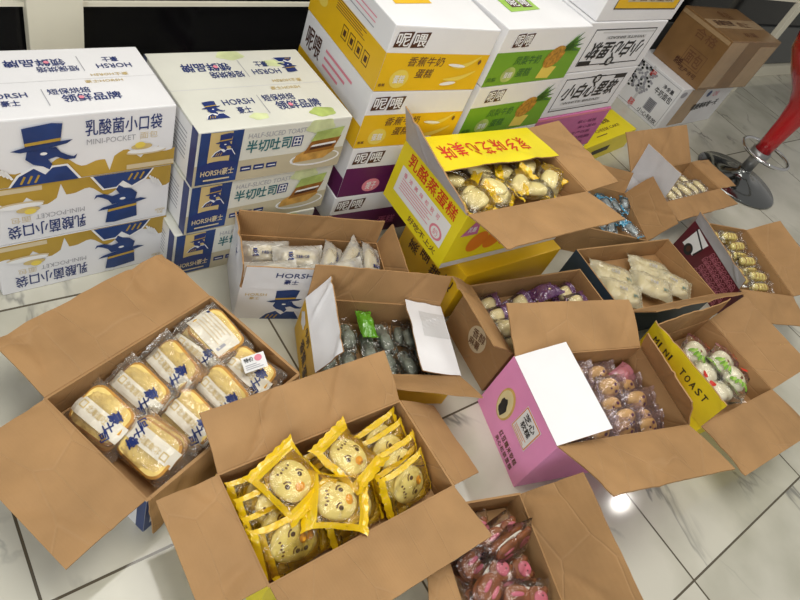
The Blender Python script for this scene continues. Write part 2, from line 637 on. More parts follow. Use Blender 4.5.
def cabinet(x0, x1, y0, rail_z, posts, label, low, ahead, yaw=0.0, cx=None):
    """y0 = front of the plinth; rail and posts stand ahead of it"""
    ox = (x0 + x1) / 2
    r = empty('display_cabinet', (cx or ox, y0 + 0.2, 0), yaw)
    tag(r, label, 'cabinet')
    c = MB()
    c.box((0, 0.02, 0.62), (x1 - x0, 0.34, 1.04), 'black_glass')
    c.build('glass_front', r)
    p = MB()
    p.box((0, 0.0, 0.05), (x1 - x0, 0.40, 0.098), 'ivory_trim')
    p.build('plinth', r)
    if low:
        g = MB()
        g.box((0, -0.162, 0.275), (x1 - x0 - 0.02, 0.02, 0.33), 'grey_panel')
        g.build('lower_panel', r)
    t = MB()
    t.box((0, -0.18 - ahead, rail_z), (x1 - x0, 0.012, 0.014), 'ivory_trim')
    t.build('rail', r)
    for px, pw in posts:
        k = MB()
        k.box((px - ox, -0.19 - ahead, 0.575), (pw, 0.04, 1.15), 'ivory_trim')
        k.build('post', r, bevel=0.004)
    t = MB()
    t.box((0, -ahead / 2, 1.16), (x1 - x0, 0.44 + ahead, 0.04), 'ivory_trim')
    t.build('cabinet_top', r)


cabinet(-1.45, 2.80, 1.993, 0.475, [(0.487, 0.160)], 'long black glass cabinet with ivory rail behind the white stacked boxes', False, 0.0, R(3.63), 0.663)
cabinet(3.3, 8.2, 2.05, 0.735, [(5.37, 0.09)], 'black and grey display cabinet with ivory post behind the brown taped box', True, 0.16)


# ------------------------------------------------------------------ closed cartons
def closed_box(name, label, cat, loc, yaw, L, W, H, body, group=None, bev=0.004, top=None, top_sag=0.0):
    r = empty(name, loc, yaw)
    tag(r, label, cat, group)
    m = MB()
    m.box((L / 2, W / 2, H / 2), (L, W, H), body)
    m.build('carton', r, bevel=bev)
    fr = Print((0, 0, 0), (1, 0, 0), (0, 0, 1), L, H)
    tp = Print((0, 0, H), (1, 0, 0), (0, 1, 0), L, W)
    lf = Print((0, W, 0), (0, -1, 0), (0, 0, 1), W, H)
    rt = Print((L, 0, 0), (0, 1, 0), (0, 0, 1), W, H)
    return r, fr, tp, lf, rt


def fix_side(p, r, name):
    if p.mb.v:
        p.build(name, r)


# white yoghurt bread cartons on the left
def horsh_front(p, L, H, right=False):
    e = L * 0.0
    wave = [(0, 0.0), (L, 0.0), (L, 0.40 * H)]
    N = 40
    for i in range(N + 1):
        t = 1 - i / N
        y = 0.27 + 0.07 * math.sin(t * 19 + 1) + 0.04 * math.sin(t * 37)
        if 0.80 < t < 0.92:
            y += 0.1
        for c0 in (0.625, 0.20):
            if abs(t - c0) < 0.016:
                y = 0.05 + 0.05 * abs(t - c0) / 0.016
        wave.append((t * L, y * H))
    p.poly(wave, 'gold', 0)
    p.rect(0.72 * L, 0.02 * H, L, 0.10 * H, 'lace_gold', 1)
    p.text('乳酸菌小口袋', 0.50 * L, 0.66 * H, 0.41 * L, 0.24 * H, 'navy', 1, 0.012)
    p.text('MINI-POCKET', 0.505 * L, 0.52 * H, 0.26 * L, 0.085 * H, 'grey_ink', 1)
    p.text('面包', 0.79 * L, 0.52 * H, 0.10 * L, 0.11 * H, 'lace_gold', 1)
    p.ell(0.83 * L, 0.30 * H, 0.115 * L, 0.045 * H, 'lace_gold', 3)
    p.ell(0.83 * L, 0.325 * H, 0.11 * L, 0.045 * H, 'white', 4)
    p.ell(0.80 * L, 0.40 * H, 0.06 * L, 0.05 * H, 'pale_gold', 5)
    p.ell(0.79 * L, 0.43 * H, 0.03 * L, 0.05 * H, 'banana', 6)
    p.emblem(0.10 * L, 0.0, 0.90 * H, lay=4)
    for k in range(4):
        p.stroke([(0.055 * L + 0.016 * L * k, 0.36 * H - 0.03 * H * k), (0.085 * L + 0.016 * L * k, 0.22 * H - 0.03 * H * k)], 0.006, 'white', 5)
    p.text('HORSH', 0.02 * L, 0.82 * H, 0.06 * L, 0.05 * H, 'pale_gold', 2)
    p.text('豪士', 0.03 * L, 0.88 * H, 0.04 * L, 0.05 * H, 'pale_gold', 2)


def horsh_top(p, L, W, ink='navy', emb=False):
    p.rect(0, W * 0.497, L, W * 0.503, 'light_grey_ink', 0)
    for fl, v0 in ((False, 0.08), (True, 0.08)):
        p.flip = fl
        k = 0.0 if not emb else 0.11
        p.text('HORSH', (0.10 + 1.3 * k) * L, (v0 + 0.20) * W, 0.19 * L, 0.07 * W, ink, 1, 0.012)
        p.text('豪士', (0.155 + 1.3 * k) * L, (v0 + 0.09) * W, 0.085 * L, 0.08 * W, ink, 1, 0.02)
        p.rect((0.365 + k) * L, (v0 + 0.06) * W, (0.369 + k) * L, (v0 + 0.30) * W, 'grey_ink', 1)
        p.text('短保烘焙', (0.39 + k) * L, (v0 + 0.21) * W, 0.21 * L, 0.085 * W, ink, 1, 0.02)
        p.text('领鲜品牌', (0.44 + k) * L, (v0 + 0.09) * W, 0.30 * L, 0.11 * W, ink, 1, 0.03)
        p.ell((0.535 + k) * L, (v0 + 0.145) * W, 0.014 * L, 0.022 * W, 'pink_ink', 3)
        p.text('豪士HORSH', (0.60 if not fl else 0.15) * L, 0.43 * W, 0.2 * L, 0.045 * W, 'pale_gold', 1, 0.015)
        if emb:
            p.emblem(0.085 * L, (v0 + 0.05) * W, 0.21 * W, 'navy', lay=2)
    p.flip = False


hl = 0.589 / 3
words = ('topmost', 'middle', 'lowest')
for i in range(3):
    k = 2 - i
    r, fr, tp, lf, rt = closed_box('bread_carton', 'white and gold bread carton with blue hatted emblem, %s of the left stack' % words[i], 'carton',
                                   (0.148, 1.314, hl * k), R(2.8), 0.455, 0.263, hl - 0.002, 'white_card', 'white and gold bread cartons in the left stack')
    fr.flip = i > 0
    horsh_front(fr, 0.46, hl - 0.002)
    fr.build('printed_front', r)
    horsh_top(tp, 0.455, 0.263)
    tp.build('printed_top', r)


# toast cartons
def toast_front(p, L, H):
    p.rect(0.0, 0.0, L, 0.40 * H, 'beige', 0)
    p.rect(0.015 * L, 0.03 * H, 0.265 * L, 0.985 * H, 'royal', 1)
    p.rect(0.07 * L, 0.36 * H, 0.20 * L, 0.98 * H, 'pale_gold', 2)
    p.emblem(0.085 * L, 0.55 * H, 0.40 * H, 'navy', lay=3)
    p.ell(0.14 * L, 0.36 * H, 0.12 * L, 0.10 * H, 'navy', 3)
    p.text('HORSH豪士', 0.04 * L, 0.19 * H, 0.20 * L, 0.13 * H, 'lace_gold', 4, 0.03)
    p.rect(0.06 * L, 0.10 * H, 0.22 * L, 0.13 * H, 'lace_gold', 4)
    p.text('HALF-SLICED TOAST', 0.30 * L, 0.80 * H, 0.38 * L, 0.09 * H, 'grey_ink', 1)
    p.text('半切吐司', 0.30 * L, 0.53 * H, 0.29 * L, 0.23 * H, 'teal', 1, 0.03)
    p.rect(0.60 * L, 0.54 * H, 0.67 * L, 0.74 * H, 'navy', 1)
    p.text('田', 0.61 * L, 0.56 * H, 0.05 * L, 0.16 * H, 'white', 2, 0.02)
    for k in range(3):
        p.rect((0.285 + 0.085 * k) * L, 0.18 * H, (0.355 + 0.085 * k) * L, 0.28 * H, 'navy', 1)
        p.rect((0.295 + 0.085 * k) * L, 0.22 * H, (0.345 + 0.085 * k) * L, 0.24 * H, 'white', 2)
    p.ell(0.80 * L, 0.24 * H, 0.185 * L, 0.15 * H, 'white', 1)
    p.ell(0.80 * L, 0.25 * H, 0.17 * L, 0.12 * H, 'beige', 2)
    p.ell(0.78 * L, 0.88 * H, 0.10 * L, 0.14 * H, 'pale_leaf', 1, wob=0.12)
    p.poly([(0.64 * L, 0.20 * H), (0.86 * L, 0.22 * H), (0.93 * L, 0.36 * H), (0.92 * L, 0.46 * H), (0.72 * L, 0.44 * H), (0.65 * L, 0.34 * H)], 'toast_ink', 3)
    p.poly([(0.70 * L, 0.36 * H), (0.92 * L, 0.40 * H), (0.95 * L, 0.66 * H), (0.74 * L, 0.62 * H)], 'toast_brown', 4)
    p.poly([(0.735 * L, 0.43 * H), (0.90 * L, 0.46 * H), (0.91 * L, 0.55 * H), (0.75 * L, 0.52 * H)], 'dark_brown', 5)
    p.poly([(0.735 * L, 0.49 * H), (0.92 * L, 0.52 * H), (0.92 * L, 0.56 * H), (0.75 * L, 0.53 * H)], 'white', 6)
    p.poly([(0.73 * L, 0.60 * H), (0.94 * L, 0.64 * H), (0.955 * L, 0.84 * H), (0.76 * L, 0.78 * H)], 'leaf_green', 5)


ht = 0.567 / 3
for i in range(3):
    k = 2 - i
    L, W, H = 0.492, 0.353, ht - 0.002
    r, fr, tp, lf, rt = closed_box('toast_carton', 'cream toast carton with printed sandwich and blue panel, %s of its stack' % words[i], 'carton',
                                   (0.626 - (0, 0.004, 0.030)[i], 1.247 + 0.003 * i, ht * k), R((2.0, 2.6, 1.4)[i]), L, W, H, 'cream_card', 'cream toast cartons in the second stack')
    toast_front(fr, L, H)
    fr.build('printed_front', r)
    horsh_top(tp, L, W, 'navy', True)
    for u, v, a, c in ((0.50, 0.93, 0.09, 'pale_leaf'), (0.75, 0.80, 0.07, 'pale_leaf'), (0.40, 0.12, 0.06, 'pale_leaf'), (0.82, 0.1, 0.09, 'leaf_green')):
        tp.ell(u * L, v * W, a * L, a * 0.7 * W, c, 0, wob=0.1)
    tp.build('printed_top', r)
    lf.rect(0.0, 0.0, 0.06 * W, H, 'navy', 0)
    lf.rect(0.90 * W, 0.0, W, H, 'navy', 0)
    lf.rect(0.06 * W, 0.04 * H, 0.90 * W, 0.96 * H, 'white', 0)
    for q in range(7):
        lf.rect(0.62 * W, (0.30 + 0.075 * q) * H, 0.84 * W, (0.32 + 0.075 * q) * H, 'grey_ink', 1)
    lf.build('printed_side', r)


# yellow / green / white cartons at the back
def logo(p, u, v, wd, ht, lay=1, slant=0.15):
    for k in range(2):
        x = u + k * wd * 0.5
        p.poly([(x + 0.01 * wd, v), (x + 0.44 * wd, v + 0.05 * ht), (x + 0.5 * wd, v + ht), (x + 0.06 * wd, v + 0.93 * ht)], 'dark_brown', lay)
        p.text('呢喂'[k], x + 0.07 * wd, v + 0.12 * ht, 0.36 * wd, 0.76 * ht, 'white', lay + 1, 0.03)


def snack_front(p, L, H, col, kind):
    p.rect(0, 0, L, 0.60 * H, col, 0)
    logo(p, 0.03 * L if kind != 'green' else 0.12 * L, 0.68 * H, 0.30 * L if kind != 'green' else 0.2 * L, 0.24 * H)
    if kind == 'banana':
        p.text('香蕉牛奶', 0.22 * L, 0.40 * H, 0.34 * L, 0.15 * H, 'brown_ink', 1, 0.01, slant=0.2)
        p.text('蛋糕', 0.33 * L, 0.21 * H, 0.16 * L, 0.15 * H, 'brown_ink', 1, 0.02, slant=0.2)
        p.ell(0.19 * L, 0.20 * H, 0.085 * L, 0.15 * H, 'banana', 1)
        p.text('蛋糕', 0.14 * L, 0.13 * H, 0.10 * L, 0.13 * H, 'white', 2, 0.02)
        p.text('香蕉', 0.02 * L, 0.08 * H, 0.06 * L, 0.05 * H, 'brown_ink', 1, 0.02)
        for a, c in ((0, 'banana'), (1, 'banana')):
            pts = []
            for t in range(9):
                q = t / 8
                pts.append((L * (0.62 + 0.30 * q), H * (0.42 - 0.24 * a - 0.12 * math.sin(q * PI) * (1 - 0.3 * a) + 0.14 * q)))
            up = [(x, y + H * (0.02 + 0.06 * math.sin(PI * i / 8))) for i, (x, y) in enumerate(pts)]
            p.poly(pts + up[::-1], c, 1 + a)
        p.ell(0.70 * L, 0.42 * H, 0.09 * L, 0.025 * H, 'white', 3, a=-0.1)
        p.ell(0.68 * L, 0.12 * H, 0.08 * L, 0.03 * H, 'white', 3, a=0.1)
        p.ell(0.92 * L, 0.48 * H, 0.015 * L, 0.04 * H, 'brown_ink', 3)
    elif kind == 'green':
        p.text('凤梨牛奶', 0.24 * L, 0.36 * H, 0.30 * L, 0.16 * H, 'dark_leaf', 1, 0.03, slant=0.15)
        p.text('蛋糕', 0.33 * L, 0.13 * H, 0.16 * L, 0.16 * H, 'dark_leaf', 1, 0.03, slant=0.15)
        p.ell(0.235 * L, 0.19 * H, 0.075 * L, 0.14 * H, 'leaf_green', 1)
        p.text('蛋糕', 0.19 * L, 0.13 * H, 0.09 * L, 0.11 * H, 'white', 2, 0.02)
        p.text('凤梨', 0.02 * L, 0.08 * H, 0.1 * L, 0.08 * H, 'dark_leaf', 1, 0.02)
        p.poly([(0.60 * L, 0.06 * H), (0.76 * L, 0.04 * H), (0.80 * L, 0.26 * H), (0.62 * L, 0.30 * H)], 'banana', 1)
        p.ell(0.70 * L, 0.46 * H, 0.115 * L, 0.19 * H, 'pineapple', 2, a=0.5)
        for q in range(9):
            an = -0.35 + q * 0.17
            x0, y0 = 0.79 * L, 0.62 * H
            ll = L * (0.16 + 0.05 * (q % 2))
            x1, y1 = x0 + ll * math.cos(an), y0 + ll * math.sin(an) * 0.85
            nx, ny = -math.sin(an) * 0.012, math.cos(an) * 0.012
            p.poly([(x0 + nx, y0 + ny), (x0 - nx, y0 - ny), (x1, y1)], 'dark_leaf' if q % 2 else 'green', 3)
    else:
        p.ell(0.31 * L, 0.20 * H, 0.09 * L, 0.14 * H, 'pink_ink', 1)
        p.text('提子', 0.26 * L, 0.12 * H, 0.10 * L, 0.16 * H, 'white', 2, 0.02)
        p.text('蛋糕', 0.56 * L, 0.2 * H, 0.2 * L, 0.2 * H, 'magenta_card', 2, 0.02)


def snack_side(p, W, H, col, low):
    if low:
        p.rect(0, 0, W, 0.40 * H, col, 0)
        p.text('呢喂', 0.07 * W, 0.50 * H, 0.22 * W, 0.34 * H, 'dark_brown', 1, 0.02)
        for q in range(3):
            p.rect(0.36 * W, (0.52 + 0.12 * q) * H, (0.60 + 0.08 * q) * W, (0.56 + 0.12 * q) * H, 'pink_ink', 1)
    else:
        p.rect(0, 0, W, 0.60 * H, col, 0)
        p.rect(0, 0.60 * H, 0.34 * W, H, col, 0)
        for q in range(4):
            p.frame((0.48 + 0.10 * q) * W, 0.16 * H, (0.555 + 0.10 * q) * W, 0.36 * H, 0.003, 'dark_brown', 1)
            p.rect((0.50 + 0.10 * q) * W, 0.21 * H, (0.535 + 0.10 * q) * W, 0.30 * H, 'dark_brown', 1)
        for q in range(5):
            p.rect(0.34 * W, (0.44 + 0.035 * q) * H, (0.75 - 0.03 * (q % 3)) * W, (0.452 + 0.035 * q) * H, 'brown_ink', 1)
        p.ell(0.20 * W, 0.55 * H, 0.08 * W, 0.12 * H, 'banana', 1)
        p.ell(0.16 * W, 0.35 * H, 0.07 * W, 0.10 * H, 'banana', 1)
        for q in range(3):
            p.rect(0.45 * W, (0.70 + 0.07 * q) * H, 0.8 * W, (0.715 + 0.07 * q) * H, 'pink_ink' if q else 'grey_ink', 1)


hs = 0.215


def snack_top(p, L, W, col, u0=0.20):
    p.rect(0, W * 0.497, L, W * 0.503, 'light_grey_ink', 0)
    p.poly([(u0 * L, 0.25 * W), ((u0 + 0.36) * L, 0.29 * W), ((u0 + 0.36) * L, 0.52 * W), (u0 * L, 0.50 * W)], col, 1)
    logo(p, (u0 + 0.06) * L, 0.32 * W, 0.26 * L, 0.14 * W, 2)


specA = [('orange_yellow_card', 'banana', 'topmost yellow banana cake carton of the yellow stack', 'banana_cake_carton'),
         ('orange_yellow_card', 'banana', 'second yellow banana cake carton, directly under the topmost one', 'banana_cake_carton'),
         ('purple_card', 'grape', 'white and purple cake carton under the two yellow ones', 'grape_cake_carton'),
         ('purple_card', 'grape', 'lowest white carton of the yellow stack, mostly hidden in shade', 'grape_cake_carton')]
for i, (c, kd, lab, nm) in enumerate(specA):
    k = 3 - i
    L, W, H = 0.408, 0.45, hs - 0.002
    dx = (0, 0.0, 0.004, 0.0)[i]
    r, fr, tp, lf, rt = closed_box(nm, lab, 'carton', (1.168 + dx, 1.272, hs * k), R(-2.5), L, W, H, 'white_card', 'cake cartons in the yellow stack')
    snack_front(fr, L, H, c, kd)
    fr.build('printed_front', r)
    snack_side(lf, W, H, c, i != 0)
    lf.build('printed_side', r)
    if i == 0:
        snack_top(tp, L, W, 'orange_yellow_card', 0.16)
        tp.build('printed_top', r)
labB = ['topmost green pineapple cake carton beside the yellow banana carton', 'second green pineapple cake carton, just below the topmost green one',
        'third carton of the green stack, behind the open yellow box', 'lowest carton of the green stack, hidden behind the yellow boxes']
for i in range(2):
    k = 3 - i
    L, W, H = 0.480, 0.38, hs - 0.002
    r, fr, tp, lf, rt = closed_box('pineapple_cake_carton', labB[i], 'carton', (1.618, 1.262, hs * k), R(3.8), L, W, H, 'white_card', 'green pineapple cake cartons')
    snack_front(fr, L, H, 'green', 'green')
    fr.build('printed_front', r)
    if i == 0:
        snack_top(tp, L, W, 'light_green', 0.22)
        tp.build('printed_top', r)
r, fr, tp, lf, rt = closed_box('cake_carton', labB[2], 'carton', (1.618, 1.262, hs), R(3.8), 0.480, 0.38, hs - 0.002, 'white_card')
snack_front(fr, 0.480, hs, 'green', 'green')
fr.build('printed_front', r)
r, fr, tp, lf, rt = closed_box('cake_carton', labB[3], 'carton', (1.618, 1.262, 0), R(3.8), 0.480, 0.38, hs - 0.002, 'white_card')
snack_front(fr, 0.480, hs, 'green', 'green')
fr.build('printed_front', r)


def bean_front(p, L, H):
    p.frame(0.10 * L, 0.13 * H, 0.90 * L, 0.86 * H, 0.0045, 'black', 0)
    p.text('小白心里软', 0.16 * L, 0.39 * H, 0.68 * L, 0.34 * H, 'black', 1, 0.05, slant=0.25)
    p.rect(0.2 * L, 0.27 * H, 0.72 * L, 0.33 * H, 'light_grey_ink', 1)
    p.text('WHITE BREAD', 0.22 * L, 0.275 * H, 0.48 * L, 0.05 * H, 'black', 2)
    p.rect(0.12 * L, 0.18 * H, 0.8 * L, 0.21 * H, 'light_grey_ink', 1)
    p.ell(0.50 * L, 0.80 * H, 0.05 * L, 0.10 * H, 'black', 1)
    p.text('豪', 0.475 * L, 0.74 * H, 0.05 * L, 0.12 * H, 'white', 2, 0.02)
    p.rect(0.74 * L, 0.76 * H, 0.89 * L, 0.86 * H, 'black', 1)
    p.rect(0.40 * L, 0.85 * H, 0.60 * L, 0.87 * H, 'black', 1)


x0, y0, aC, LC = 2.114, 1.316, R(3.6), 0.575
for i, (lab, fl) in enumerate((('white bread carton printed upside down, under the topmost yellow banded one', True),
                               ('white bread carton printed right way up, resting on the pink carton', False))):
    r, fr, tp, lf, rt = closed_box('bread_carton', lab, 'carton', (x0, y0, hs * (3 - i)), aC, LC, 0.45, hs - 0.002, 'white_card')
    fr.flip = fl
    bean_front(fr, LC, hs)
    fr.build('printed_front', r)
r, fr, tp, lf, rt = closed_box('bread_carton', 'topmost white carton with a yellow banded front, cut by the photo edge', 'carton', (x0 + 0.02, y0 + 0.004, hs * 4), aC, LC, 0.45, hs - 0.002, 'white_card')
fr.rect(0.13 * LC, 0.24 * hs, 0.93 * LC, 0.76 * hs, 'orange_yellow_card', 0)
fr.frame(0.12 * LC, 0.22 * hs, 0.94 * LC, 0.80 * hs, 0.004, 'black', 1)
fr.rect(0.24 * LC, 0.36 * hs, 0.85 * LC, 0.48 * hs, 'beige', 1)
fr.text('小白心里软', 0.26 * LC, 0.38 * hs, 0.56 * LC, 0.09 * hs, 'brown_ink', 2, 0.02)
fr.build('printed_front', r)
r, fr, tp, lf, rt = closed_box('pink_carton', 'closed magenta pink carton under the white bread cartons', 'carton', (x0 - 0.005, y0 - 0.006, hs), aC, LC + 0.01, 0.45, hs - 0.002, 'magenta_card')
fr.rect(0, 0.93 * hs, LC + 0.01, hs - 0.004, 'pink_ink', 0)
for q in range(5):
    fr.text(('软心蛋糕', '夹心面包', '生产日期', '保质期', '配料表')[q], (0.62 + 0.05 * (q % 2)) * LC, (0.70 - 0.15 * q) * hs, 0.26 * LC, 0.08 * hs, 'purple_card', 1)
fr.build('printed_front', r)
closed_box('bread_carton', 'lowest white carton under the pink one, hidden behind the open boxes', 'carton', (x0, y0, 0), aC, LC, 0.45, hs - 0.002, 'white_card')

# small yellow carton beside the pink one
L, W, H = 0.42, 0.26, 0.11
r, fr, tp, lf, rt = closed_box('yellow_carton', 'low bright yellow carton with black lettering right of the pink carton', 'carton', (2.81, 1.395, 0.0), R(9), 0.59, 0.19, 0.13, 'yellow_card')
L, W, H = 0.59, 0.19, 0.13
tp.text('芝士蛋糕', 0.42 * L, 0.58 * W, 0.32 * L, 0.16 * W, 'brown_ink', 1, 0.02)
tp.text('CHEESE CAKE', 0.36 * L, 0.34 * W, 0.46 * L, 0.10 * W, 'brown_ink', 1, 0.01)
tp.rect(0.3 * L, 0.2 * W, 0.5 * L, 0.23 * W, 'brown_ink', 1)
tp.build('printed_top', r)
fr.rect(0.2 * L, 0.35 * H, 0.55 * L, 0.62 * H, 'black', 0)
fr.build('printed_front', r)

# white printed carton and brown taped carton at the back right
L, W, H = 0.744, 0.42, 0.299
rnd = random.Random(4)
r, fr, tp, lf, rt = closed_box('printed_carton', 'white printed carton with taped front carrying the brown box', 'carton', (3.853, 1.585, 0), R(2.4), L, W, H, 'white_card')
fr.rect(0.16 * L, 0.06 * H, 0.44 * L, 0.96 * H, 'tape', 0)
fr.text('健康美味每一天', 0.40 * L, 0.42 * H, 0.46 * L, 0.17 * H, 'black', 1, 0.04, rot=0.06)
fr.ell(0.55 * L, 0.80 * H, 0.035 * L, 0.08 * H, 'royal', 1)
fr.text('OK', 0.64 * L, 0.72 * H, 0.1 * L, 0.12 * H, 'pink_ink', 1, 0.03)
fr.ell(0.06 * L, 0.86 * H, 0.05 * L, 0.07 * H, 'grey_ink', 1)
fr.build('printed_front', r)
for q in range(150):
    u, v = rnd.uniform(0.06, 0.52) * W, rnd.uniform(0.38, 0.92) * H
    lf.ell(u, v, 0.010, 0.008, rnd.choice(('black', 'grey_ink', 'grey_ink')), 1 + q % 3, 7)
lf.frame(0.03 * W, 0.06 * H, 0.97 * W, 0.95 * H, 0.003, 'grey_ink', 0)
lf.rect(0.62 * W, 0.2 * H, 0.78 * W, 0.46 * H, 'grey_ink', 1)
for q in range(6):
    lf.rect((0.645 + 0.02 * q) * W, 0.21 * H, (0.652 + 0.02 * q) * W, 0.45 * H, 'black', 2)
lf.text('牛奶面包', 0.62 * W, 0.58 * H, 0.32 * W, 0.14 * H, 'black', 1, 0.02)
lf.text('净含量', 0.70 * W, 0.76 * H, 0.2 * W, 0.09 * H, 'black', 1, 0.02)
lf.text('小心轻放', 0.56 * W, 0.08 * H, 0.38 * W, 0.09 * H, 'black', 1, 0.02)
lf.rect(0.40 * W, 0.0, 0.44 * W, H, 'light_grey_ink', 1)
lf.text('易碎', 0.36 * W, 0.06 * H, 0.10 * W, 0.16 * H, 'red', 2, 0.02)
lf.text('易碎', 0.40 * W, 0.80 * H, 0.10 * W, 0.13 * H, 'red', 2, 0.02)
lf.build('printed_side', r)
L, W, H = 0.647, 0.388, 0.328
r, fr, tp, lf, rt = closed_box('taped_carton', 'brown cardboard carton sealed with shiny tape on top of the white one', 'carton', (3.964, 1.572, 0.2995), R(-0.6), L, W, H, 'kraft_taped')
fr.rect(0.0, 0.05 * H, 0.32 * L, 0.98 * H, 'tape', 0)
fr.build('tape_strip', r)
fr.mb = MB()
fr.rect(0.62 * L, 0.02 * H, 0.98 * L, 0.9 * H, 'tape', 0)
fr.build('tape_strip', r)
tp.rect(0, 0.36 * W, L, 0.62 * W, 'tape', 0)
tp.text('食品', 0.42 * L, 0.66 * W, 0.20 * L, 0.20 * W, 'brown_ink', 1, 0.02, rot=-0.2)
tp.text('轻拿轻放', 0.12 * L, 0.44 * W, 0.34 * L, 0.15 * W, 'dark_brown', 2, 0.03)
tp.text('向上', 0.55 * L, 0.40 * W, 0.2 * L, 0.16 * W, 'brown_ink', 2, 0.02)
tp.text('防潮', 0.4 * L, 0.12 * W, 0.22 * L, 0.12 * W, 'brown_ink', 2, 0.02)
tp.build('printed_top', r)
lf.text('面包', 0.50 * W, 0.26 * H, 0.30 * W, 0.24 * H, 'brown_ink', 1, 0.02)
lf.frame(0.46 * W, 0.22 * H, 0.84 * W, 0.54 * H, 0.004, 'brown_ink', 1)
lf.text('生产许可', 0.52 * W, 0.10 * H, 0.34 * W, 0.09 * H, 'dark_brown', 1, 0.03)
lf.text('烘焙', 0.38 * W, 0.14 * H, 0.14 * W, 0.14 * H, 'dark_brown', 1, 0.04)
lf.text('合格', 0.40 * W, 0.70 * H, 0.42 * W, 0.18 * H, 'brown_ink', 1, 0.01)
lf.rect(0.02 * W, 0.9 * H, 0.98 * W, 0.97 * H, 'tape', 0)
lf.build('printed_side', r)

# ------------------------------------------------------------------ open cartons
T = 0.006
PAD = {}


def flap_frame(L, W, H, side):
    if side == 'L':
        return Vector((0, W, H)), Vector((0, -1, 0)), Vector((-1, 0, 0)), W
    if side == 'R':
        return Vector((L, 0, H)), Vector((0, 1, 0)), Vector((1, 0, 0)), W
    if side == 'F':
        return Vector((0, 0, H)), Vector((1, 0, 0)), Vector((0, -1, 0)), L
    return Vector((L, W, H)), Vector((-1, 0, 0)), Vector((0, 1, 0)), L


def flap_point(fr, ln, ang, ends, curl, wr, seed, s, t, off, chamfer=(0, 0)):
    """s along the crease 0..1, t outwards 0..1, off = height above the inner face's middle"""
    o, e, n, w = fr
    l = ln * (ends[0] + (ends[1] - ends[0]) * s)
    a = ang - curl * (1 - t)
    # gently curled: start closer to the crease angle and open towards the free edge
    d = Vector((0, 0, 1)) * math.cos(a) + n * math.sin(a)
    inner = n * (-math.cos(a)) + Vector((0, 0, 1)) * math.sin(a)
    ss = 0.004 / w + s * (1 - 0.008 / w)
    ss = ss + chamfer[0] / w * t * (1 - s) - chamfer[1] / w * t * s
    z = wr * (noise.noise(Vector((s * w * 9 + seed, t * ln * 6, seed * 3.1))) * 0.8 +
              noise.noise(Vector((s * w * 26 + seed, t * 2, seed * 1.7))) * 0.35 -
              1.1 * max(0.0, 1 - 14 * abs(noise.noise(Vector((s * w * 4.5 + t * ln * 3.0 + seed, t * ln * 2.2, seed)))))) * min(1, t * 3)
    return o + e * (ss * w) + d * (l * t) + inner * (z + off)


